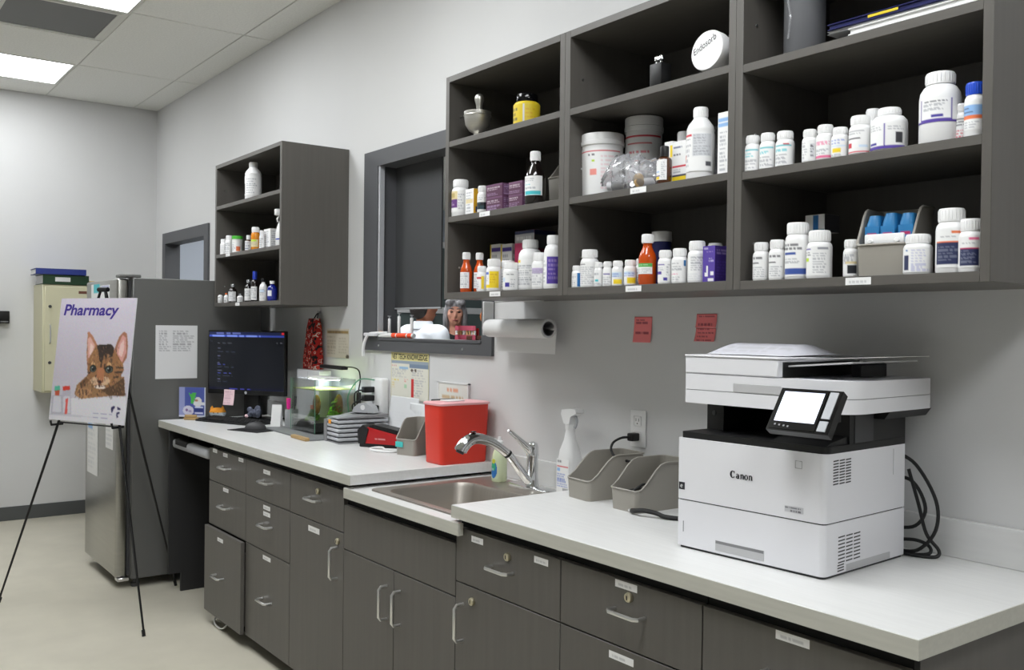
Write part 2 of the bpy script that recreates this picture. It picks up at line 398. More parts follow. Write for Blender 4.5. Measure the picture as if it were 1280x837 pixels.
def window(name, W, fl, fr, ft, fb, shade_z, panel):
    x0, x1, z0, z1 = W
    t = tag(thing(name, None, None, ((x0+x1)/2, 0, z0)), kind='structure'); o = t.location
    fr_ = MB(o)
    fr_.box(x0-fl, x0, -.014, 0, z0-fb, z1+ft).box(x1, x1+fr, -.014, 0, z0-fb, z1+ft)
    fr_.box(x0, x1, -.014, 0, z1, z1+ft).box(x0, x1, -.014, 0, z0-fb, z0)
    fr_.build('frame', 'frame_paint', t)
    MB(o).box(x0, x0+.012, -.014, .1, z0, z1).build('jamb', 'frame_paint', t); MB(o).box(x1-.012, x1, -.014, .1, z0, z1).build('jamb', 'frame_paint', t)
    MB(o).box(x0+.012, x1-.012, -.014, .1, z1-.012, z1).build('head', 'frame_paint', t)
    MB(o).box(x0+.012, x1-.012, -.018, .1, z0, z0+.01).build('window_sill', 'frame_paint', t)
    if shade_z:
        MB(o).box(x0+.014, panel, .088, .096, shade_z, z1-.012).build('sliding_panel', 'shade', t)
        MB(o).rbox(x0+.014, panel, .082, .1, shade_z-.008, shade_z, .003).build('bottom_bar', 'silver_plastic', t)
    return t
w1 = window('window_1', W1, .125, .06, .065, .05, 1.535, -3.575)
for x in (-3.96, -3.3): MB(w1.location).lathe([(.005, 0), (.005, -.003)], 10, (x if x < -3.5 else -3.24, -.014, 1.353), 'y').build('screw', 'nickel', w1)
MB(w1.location).rbox(-3.988, -3.975, -.01, .02, 1.38, 2.22, .003).build('side_track', 'silver_plastic', w1)
w2 = window('window_2', W2, .06, .07, .07, .05, None, 0)

# ================================================================== BASE CABINETS
FY = -.628
def pull(parent, o, x, z, l, vert=False, y=FY):
    y0 = y; d = .032; h = l/2
    if vert: p = [(x, y0, z-h), (x, y0-d+.008, z-h), (x, y0-d, z-h+.01), (x, y0-d, z+h-.01), (x, y0-d+.008, z+h), (x, y0, z+h)]
    else: p = [(x-h, y0, z), (x-h, y0-d+.008, z), (x-h+.01, y0-d, z), (x+h-.01, y0-d, z), (x+h, y0-d+.008, z), (x+h, y0, z)]
    return MB(o).tube(p, .005, 8).build('handle', 'nickel', parent)
def lock(parent, o, x, z, y=FY):
    mb = MB(o); mb.lathe([(.011, 0), (.0125, -.004), (.011, -.009), (.007, -.011)], 14, (x, y, z), 'y'); l = mb.build('lock', 'brass', parent); MB(o).box(x-.0015, x+.0015, y-.0118, y-.011, z-.005, z+.005).build('key_slot', 'ink', l)
    return l
def strip(parent, o, x, z, y, l=.075, h=.018):
    cv = Canvas(26, 7).cmds([('t', .15, .25, .85, .8, 1, 'grey')])
    q = Vector((x-l/2, y-.0008, z-h/2))-Vector(o)
    return cv.flat('label_strip', parent, q, (l, 0, 0), (0, 0, h))
def base_unit(label, x0, x1, fronts, top=.872, xl=None):
    t = thing('base_cabinet', label, 'cabinet', ((x0+x1)/2, -.3, 0), 0, 'grey base cabinets under the worktops'); o = t.location
    MB(o).box(x0+.001, x0+.018, -.589, -.02, .1, top).build('side_panel', 'laminate', t); MB(o).box(x1-.018, x1-.001, -.589, -.02, .1, top).build('side_panel', 'laminate', t)
    MB(o).box(x0+.018, x1-.018, -.589, -.02, .1, .118).build('bottom_panel', 'laminate_h', t); MB(o).box(x0+.018, x1-.018, -.03, -.02, .118, top).build('back_panel', 'gap', t)
    MB(o).box(x0+.0012, x1-.0012, -.609, -.59, .118, top).build('gap_shade_sheet', 'gap', t)  # black sheet behind the fronts: shade of the gaps, stops light leaking through
    MB(o).box(x0+.001, x1-.001, -.545, -.53, 0, .1).build('toe_kick', 'gap', t)
    for f in fronts:
        kind, a, b_, z0, z1 = f[:5]; ex = f[5] if len(f) > 5 else {}
        y = FY-ex.get('out', 0)
        p = MB(o).rbox(a+.0018, b_-.0018, y, y+.018, z0+.0018, z1-.0018, .0012).build(kind, 'laminate', t)
        if ex.get('out'): MB(o).box(a+.02, b_-.02, y+.018, -.12, z0+.03, z1-.06).build('drawer_box', 'laminate', p)
        for h in ex.get('h', []): pull(p, o, *h[:2], h[2], *h[3:], y=y)
        for q in ex.get('k', []): lock(p, o, *q, y=y)
        for q in ex.get('l', []): strip(p, o, q[0], q[1], y, *q[2:])
    return t
B0, B1, B2, B3, B4, B5, B6, B7 = -4.53, -4.048, -3.566, -3.088, -2.348, -1.857, -1.375, -.896
base_unit('grey three-drawer base cabinet beside the knee space, bottom drawer pulled slightly out', B0, B1, [
  ('drawer', B0, B1, .69, .848, dict(h=[(-4.29, .776, .1)], l=[(-4.45, .838, .06), (-4.31, .833, .06), (-4.11, .835, .06)])),
  ('drawer', B0, B1, .477, .69, dict(h=[(-4.29, .592, .1)], l=[(-4.3, .67, .07)])),
  ('drawer', B0, B1, .06, .475, dict(out=.021, h=[(-4.31, .265, .1)], l=[(-4.31, .436, .075)]))])
base_unit('grey three-drawer base cabinet between the pulled-out drawer and the locked cupboard', B1, B2, [
  ('drawer', B1, B2, .69, .848, dict(h=[(-3.8, .777, .1)], l=[(-3.81, .818, .075)])),
  ('drawer', B1, B2, .477, .69, dict(h=[(-3.8, .591, .1)], l=[(-3.808, .666, .075), (-3.807, .639, .075)])),
  ('drawer', B1, B2, .06, .477, dict(h=[(-3.8, .271, .1)], l=[(-3.803, .451, .085)]))])
base_unit('grey base cabinet with one locked drawer over a locked door, left of the sink', B2, B3, [
  ('drawer', B2, B3, .69, .848, dict(h=[(-3.33, .777, .1)], k=[(-3.3, .812)])),
  ('door', B2, B3, .06, .69, dict(h=[(-3.14, .571, .115, True)], k=[(-3.13, .653)], l=[(-3.34, .657, .1, .022)]))])
base_unit('grey sink base cabinet with two plain doors and a blank front panel', B3, B4, [
  ('front_panel', B3, B4, .633, .796), ('door', B3, -2.72, .06, .633, dict(h=[(-2.765, .516, .112, True)])),
  ('door', -2.72, B4, .06, .633, dict(h=[(-2.677, .518, .112, True)]))], top=.822)
base_unit('grey base cabinet with locked drawer and door right of the sink', B4, B5, [
  ('drawer', B4, B5, .683, .848, dict(h=[(-2.11, .766, .1)], k=[(-2.083, .808)], l=[(-2.235, .825, .06), (-1.937, .826, .06)])),
  ('door', B4, B5, .06, .683, dict(h=[(-2.305, .568, .108, True)], k=[(-2.255, .642)]))])
base_unit('grey base cabinet with one locked drawer in front of the printer', B5, B6, [
  ('drawer', B5, B6, .683, .848, dict(h=[(-1.6, .772, .1)], k=[(-1.6, .81)], l=[(-1.613, .834, .075)])),
  ('drawer', B5, B6, .4, .683, dict(h=[(-1.6, .56, .1)], l=[(-1.627, .657, .085)])), ('drawer', B5, B6, .06, .4, dict(h=[(-1.6, .28, .1)]))])
base_unit('grey base cabinet at the near right end of the worktop', B6, B7, [
  ('drawer', B6, B7, .6, .848, dict(h=[(-1.15, .757, .1)], l=[(-1.141, .836, .08)])), ('drawer', B6, B7, .06, .6, dict(h=[(-1.15, .45, .1)]))])
# knee space: side panel, pull-out keyboard tray
t = thing('desk_side_panel', 'dark grey end panel of the desk next to the fridge', 'panel', (-5.12, -.3, 0)); o = t.location
MB(o).prism([(-.645, .1), (-.645, .874), (-.02, .874), (-.02, 0), (-.578, 0), (-.578, .1)], 'x', -5.13, -5.112).build('panel', 'panel_dark', t)
t = thing('keyboard_tray', 'pull-out keyboard tray with silver edge and black pad under the counter', 'tray', (-4.87, -.45, .8)); o = t.location
MB(o).rbox(-5.1, -4.56, -.59, -.2, .795, .812, .003).build('tray_board', 'black', t)
MB(o).rbox(-5.105, -4.56, -.634, -.586, .782, .83, .016, 3).build('wrist_edge', 'silver_plastic', t)
MB(o).rbox(-5.04, -4.86, -.639, -.6, .806, .834, .006, 2).build('wrist_pad', 'black_rubber', t)
for x in (-5.1, -4.545): MB(o).box(x, x+.012, -.55, -.2, .8, .875).build('slide_rail', 'black', t)
t = tag(MB((-4.29, -.6, 0)).tube(smooth([(-4.455, -.56, .09), (-4.465, -.60, .05), (-4.45, -.625, .016), (-4.39, -.63, .006), (-4.33, -.625, .014), (-4.305, -.60, .05), (-4.3, -.56, .09)]), .004, 6).build('cable_loop', 'w'),
  'white cable loop hanging under the pulled-out bottom drawer', 'cable'); t.location = (-4.29, -.6, 0)

# ================================================================== WORKTOPS
def slab(o, x0, x1, y0, y1, z0, z1): return MB(o).rbox(x0, x1, y0, y1, z0, z1, .0012)
CT = .914
t = thing('worktop', 'long pale worktop carrying the monitor and fish tank', 'counter', (-4.15, -.32, .876)); o = t.location
slab(o, -5.30, -3.003, -.648, -.001, .877, CT).build('slab', 'counter', t); MB(o).box(-5.30, -3.003, -.65, -.648, .877, CT-.001).build('front_edge', 'counter_edge', t)
struct('trim_1', MB().rbox(-5.30, -3.003, -.02, -.001, CT, CT+.09, .0015), 'counter')
t = thing('worktop', 'lower pale worktop section around the stainless sink', 'counter', (-2.67, -.32, .826)); o = t.location
SX0, SX1, SY0, SY1 = -2.955, -2.385, -.60, -.065
r_ = MB(o); r_.box(-3.05, SX0+.02, -.648, -.001, .827, .864).box(SX1-.02, -2.349, -.648, -.001, .827, .864).box(SX0+.02, SX1-.02, -.648, SY0+.02, .827, .864).box(SX0+.02, SX1-.02, SY1-.02, -.001, .827, .864)
r_.build('slab', 'counter', t); MB(o).box(-3.05, -2.349, -.65, -.648, .827, .863).box(-2.349, -2.305, -.65, -.631, .827, .863).build('front_edge', 'counter_edge', t)
struct('trim_2', MB().rbox(-3.0, -2.345, -.02, -.001, .864, .955, .0015), 'counter')
t = thing('worktop', 'pale worktop carrying the printer and grey bins', 'counter', (-1.6, -.32, .876)); o = t.location
slab(o, -2.343, -.868, -.648, -.001, .877, CT).build('slab', 'counter', t); MB(o).box(-2.343, -.868, -.65, -.648, .877, CT-.001).build('front_edge', 'counter_edge', t)
MB(o).box(-.868, -.866, -.65, -.001, .877, CT-.001).build('end_edge', 'counter_edge', t)
struct('trim_3', MB().rbox(-2.343, -.868, -.02, -.001, CT, CT+.09, .0015), 'counter')
# sink
t = thing('sink', 'stainless steel drop-in sink with rounded basin', 'sink', (-2.67, -.33, .864)); cx, cy = -2.67, -.3325; o = t.location
hx, hy = (SX1-SX0)/2, (SY1-SY0)/2
bx, by, bhx, bhy = -2.67, -.385, .245, .175
L_ = [rrect(cx, cy, hx, hy, .03, .8645), rrect(cx, cy, hx-.002, hy-.002, .028, .8695), rrect(cx, cy, hx-.012, hy-.012, .026, .8705), rrect(bx, by, bhx+.012, bhy+.012, .062, .8695),
      rrect(bx, by, bhx, bhy, .06, .866), rrect(bx, by, bhx-.006, bhy-.006, .06, .85), rrect(bx, by, bhx-.014, bhy-.014, .06, .74), rrect(bx, by, bhx-.03, bhy-.03, .05, .71), rrect(bx, by, .05, .05, .049, .703)]
MB(o).loft(L_, False, True).build('basin', 'sink_steel', t)
MB(o).lathe([(.042, .704), (.042, .707), (.034, .7065), (.03, .700)], 20, (bx, by, 0)).build('drain', 'chrome', t)
# faucet
FX, FYY = -2.63, -.117; dd = Vector((-.148, -.989, 0))
t = thing('faucet', 'chrome pull-out kitchen faucet with single lever handle', 'faucet', (FX, FYY, .8705)); o = t.location
def fp(d, z, s=0): return Vector((FX, FYY, z))+dd*d+Vector((-dd.y, dd.x, 0))*s
loops = [[(FX+x, FYY+y, z) for x, y, _ in rrect(0, 0, .125-k, .028-k, .027-k, 0)] for z, k in ((.8705, 0), (.877, 0), (.881, .006))]
MB(o).loft(loops).build('base_plate', 'chrome', t)
MB(o).lathe([(.026, .88), (.0225, .89), (.0205, .91), (.0205, .985), (.0225, .99), (.0225, .993), (.0215, 1.0), (.021, 1.02), (.016, 1.034), (.004, 1.04)], 20, (FX, FYY, 0)).build('body', 'chrome', t)
hd = MB(o); hd.tube([fp(.006, 1.0), fp(.02, 1.018), fp(.04, 1.034), fp(.062, 1.054), fp(.09, 1.076), fp(.1, 1.083)], [.016, .017, .0125, .0085, .008, .004], 12); hd.build('lever', 'chrome', t)
sp = smooth([fp(-.004, .892), fp(.022, .905), fp(.055, .945), fp(.09, .989), fp(.1, .999)], 5); MB(o).tube(sp, [.018]*5+[.0155]*(len(sp)-5), 14).build('spout_neck', 'chrome', t)
MB(o).tube([fp(.098, .997), fp(.104, 1.003)], .0165, 14).build('seal_ring', 'black_rubber', t)
sp = smooth([fp(.102, 1.001), fp(.135, 1.026), fp(.17, 1.046), fp(.205, 1.058), fp(.238, 1.060), fp(.262, 1.05), fp(.279, 1.032), fp(.286, 1.018)], 5)
rr_ = [.0155+.0075*min(1, max(0, (i-8)/18)) for i in range(len(sp))]; rr_[-1] = .017
h_ = MB(o).tube(sp, rr_, 16).build('spray_head', 'chrome', t)
MB(o).tube([fp(.2857, 1.0185), fp(.2885, 1.013)], .0145, 14).build('nozzle', 'dark_grey', h_)
MB(o).ell(fp(.236, 1.084), .01, .012, .003, 10, 6).build('spray_button', 'black_gloss', h_)

# ================================================================== WALL CABINETS
UY = -.362
def wall_unit(label, x0, x1, shelves, t0=.0215, t1=.0215, strips=(), top=2.34, bot=1.545):
    t = thing('wall_cabinet', label, 'cabinet', ((x0+x1)/2, -.18, bot), 0, 'open grey wall cabinets'); o = t.location
    MB(o).rbox(x0, x0+t0, UY, -.001, bot, top, .0008).build('side_panel', 'laminate', t); MB(o).rbox(x1-t1, x1, UY, -.001, bot, top, .0008).build('side_panel', 'laminate', t)
    MB(o).rbox(x0+t0, x1-t1, UY, -.001, top-.021, top, .0008).build('top_panel', 'laminate_h', t)
    MB(o).rbox(x0+t0, x1-t1, UY, -.001, bot, shelves[0], .0008).build('bottom_panel', 'laminate_h', t)
    MB(o).box(x0+t0, x1-t1, -.012, -.001, shelves[0], top-.021).build('back_panel', 'laminate', t)
    for z in shelves[1:]: MB(o).rbox(x0+t0, x1-t1, UY+.001, -.012, z-.02, z, .0008).build('shelf', 'laminate_h', t)
    for x, z in strips: strip(t, o, x, z, UY-.0004, .062, .016)
    for z in (1.66, 1.93, 2.2):
        for s, xx in ((1, x0+t0), (-1, x1-t1)): MB(o).lathe([(.0035, 0), (.0035, .002*s)], 8, (xx, UY+.05, z), 'x').build('shelf_pin_hole', 'nickel', t)
    return t
wall_unit('open grey wall cabinet with mortar and purple cartons, over the window edge', -2.845, -2.181, [1.568, 1.839, 2.108], .021, .0235, [(-2.595, 1.829), (-2.53, 1.557)])
wall_unit('open grey middle wall cabinet with the white tubs and amber bottle', -2.180, -1.526, [1.568, 1.838, 2.105], .0235, .022, [(-1.86, 1.828), (-1.874, 1.557)])
wall_unit('open grey wall cabinet at the right with bottles above the printer', -1.525, -.895, [1.566, 1.833, 2.095], .022, .0205, [(-1.179, 1.555)])
wall_unit('separate open grey wall cabinet beside the fridge at the far end', -5.245, -4.313, [1.566, 1.836, 2.108], .021, .021, [(-5.035, 1.826), (-4.885, 1.555)])

# ================================================================== SHELF ITEMS
def bottle_profile(st, r, h, capr, caph):
    hb = h-caph
    if st == 'syrup': return [(r*.9, 0), (r, .006), (r, hb*.62), (r*.86, hb*.74), (r*.55, hb*.88), (r*.42, hb*.93), (r*.42, hb)], r*.5
    if st == 'amber': return [(r*.92, 0), (r, .005), (r, hb*.64), (r*.88, hb*.74), (r*.6, hb*.86), (r*.52, hb*.92), (r*.52, hb)], r*.64
    if st == 'dropper': return [(r*.94, 0), (r, .003), (r, hb*.86), (r*.85, hb*.93), (r*.5, hb*.98), (r*.5, hb)], r*.6
    if st == 'vial': return [(r*.94, 0), (r, .003), (r, hb*.72), (r*.8, hb*.84), (r*.42, hb*.92), (r*.42, hb)], r*.52
    if st == 'rinse': return [(r*.95, 0), (r, .005), (r*.97, .02), (r, .024), (r, hb*.72), (r*.96, hb*.76), (r, hb*.79), (r*.85, hb*.88), (r*.55, hb*.97), (r*.46, hb)], r*.5
    if st == 'tub': return [(r*.86, 0), (r*.88, .004), (r*.94, hb*.97), (r*.95, hb)], r
    if st == 'jug': return [(r*.95, 0), (r, .005), (r, hb*.76), (r*.95, hb*.86), (r*.78, hb*.95), (capr*r*.92, hb*.98), (capr*r*.92, hb)], r*capr
    return [(r*.95, 0), (r, .004), (r, hb*.84), (r*.95, hb*.91), (r*.84, hb*.96), (capr*r*.93, hb*.985), (capr*r*.93, hb)], r*capr
def make_bottle(name, label, cat, group, x, y, z, r, h, k):
    t = thing(name, label, cat, (x, y, z), 0, group); st = k.get('st', 'pill')
    capr = k.get('capr', {'pill': .84, 'jug': .66}.get(st, .8)); caph = h*{'pill': .22, 'jug': .16, 'tub': .17, 'syrup': .17, 'amber': .17, 'rinse': .14, 'dropper': .26, 'vial': .14}[st]
    if name == 'pill_bottle' and st == 'pill': caph = min(caph, .026 if h > .1 else .022)
    prof, rc = bottle_profile(st, r, h, capr, caph); hb = h-caph; seg = 28 if r > .02 else 20
    MB().lathe(prof, seg).build('body', k.get('body', 'w'), t)
    cm = k.get('cap', 'w')
    if st == 'tub': cp = [(r*.99, hb-.002), (r, hb+.002), (r, hb+caph*.3), (r*.975, hb+caph*.34), (r*.975, hb+caph*.9), (r*.95, h), (0.3*r, h)]
    else: cp = [(rc, hb-.001), (rc, h-.003), (rc*.94, h), (rc*.8, h)]
    c = MB().lathe(cp, seg)
    # grip ribs round the cap
    if st in ('pill', 'jug', 'amber', 'syrup', 'rinse') and rc > .008:
        for i in range(24):
            a = 2*PI*i/24; ca, sa = math.cos(a), math.sin(a); q = .0009
            pts = [(rc*ca-q*sa, rc*sa+q*ca), (rc*ca+q*sa, rc*sa-q*ca), ((rc+.0009)*ca, (rc+.0009)*sa)]
            c.prism(pts, 'z', hb+.002, h-.004)
    c.build('cap', cm, t)
    if k.get('lab'):
        lz = k.get('lz', (.08, .7)); az0 = math.atan2(-2.18-y, -x); az = -PI/2+.62*(az0+PI/2)+k.get('off', 0)+random.uniform(-.12, .12)
        rr = r*(1.004 if st != 'tub' else .955)+.0004; w_, h_ = max(18, int(r*900)), max(14, int(h*(lz[1]-lz[0])*340))
        cv = Canvas(min(w_, 52), min(h_, 52)).cmds(k['lab'])
        if st == 'tub':
            z0, z1 = h*lz[0], h*lz[1]
            def fn(u, v, z0=z0, z1=z1):
                zz = z1+(z0-z1)*v; q = r*(.88+.06*zz/hb)+.0012; a = az+(u-.5)*k.get('lw', 2.2); return (q*math.cos(a), q*math.sin(a), zz)
            ob = bpy.data.objects.new('label', cv.mesh('label', fn)); COL.objects.link(ob); ob.parent = t
        else: cv.curved('label', t, rr, h*lz[0], min(h*lz[1], (h-caph)*(.84 if st in ('pill',) else .72 if st in ('vial', 'jug', 'rinse') else .64 if st in ('amber', 'syrup') else .86)), k.get('lw', 2.3), az)
    return t
def make_carton(name, label, cat, group, x, y, z, w, h, k):
    d = k['d']; t = thing(name, label, cat, (x, y, z), k.get('rz', 0), group)
    MB().rbox(-w/2, w/2, -d/2, d/2, 0, h, .0008).build('body', k['col'], t)
    bg = {'w': 'w', 'plum': (84, 44, 72), 'magenta': 'magenta', 'violet': 'violet'}[k['col']]
    n, m_ = max(12, min(44, int(w*420))), max(12, min(50, int(h*420)))
    Canvas(n, m_, bg).cmds(k['front']).flat('front_print', t, (-w/2, -d/2-.0005, .0005), (w, 0, 0), (0, 0, h-.001))
    Canvas(16, m_, bg).cmds(k['side']).flat('side_print', t, (w/2+.0005, -d/2, .0005), (0, d, 0), (0, 0, h-.001))
    return t
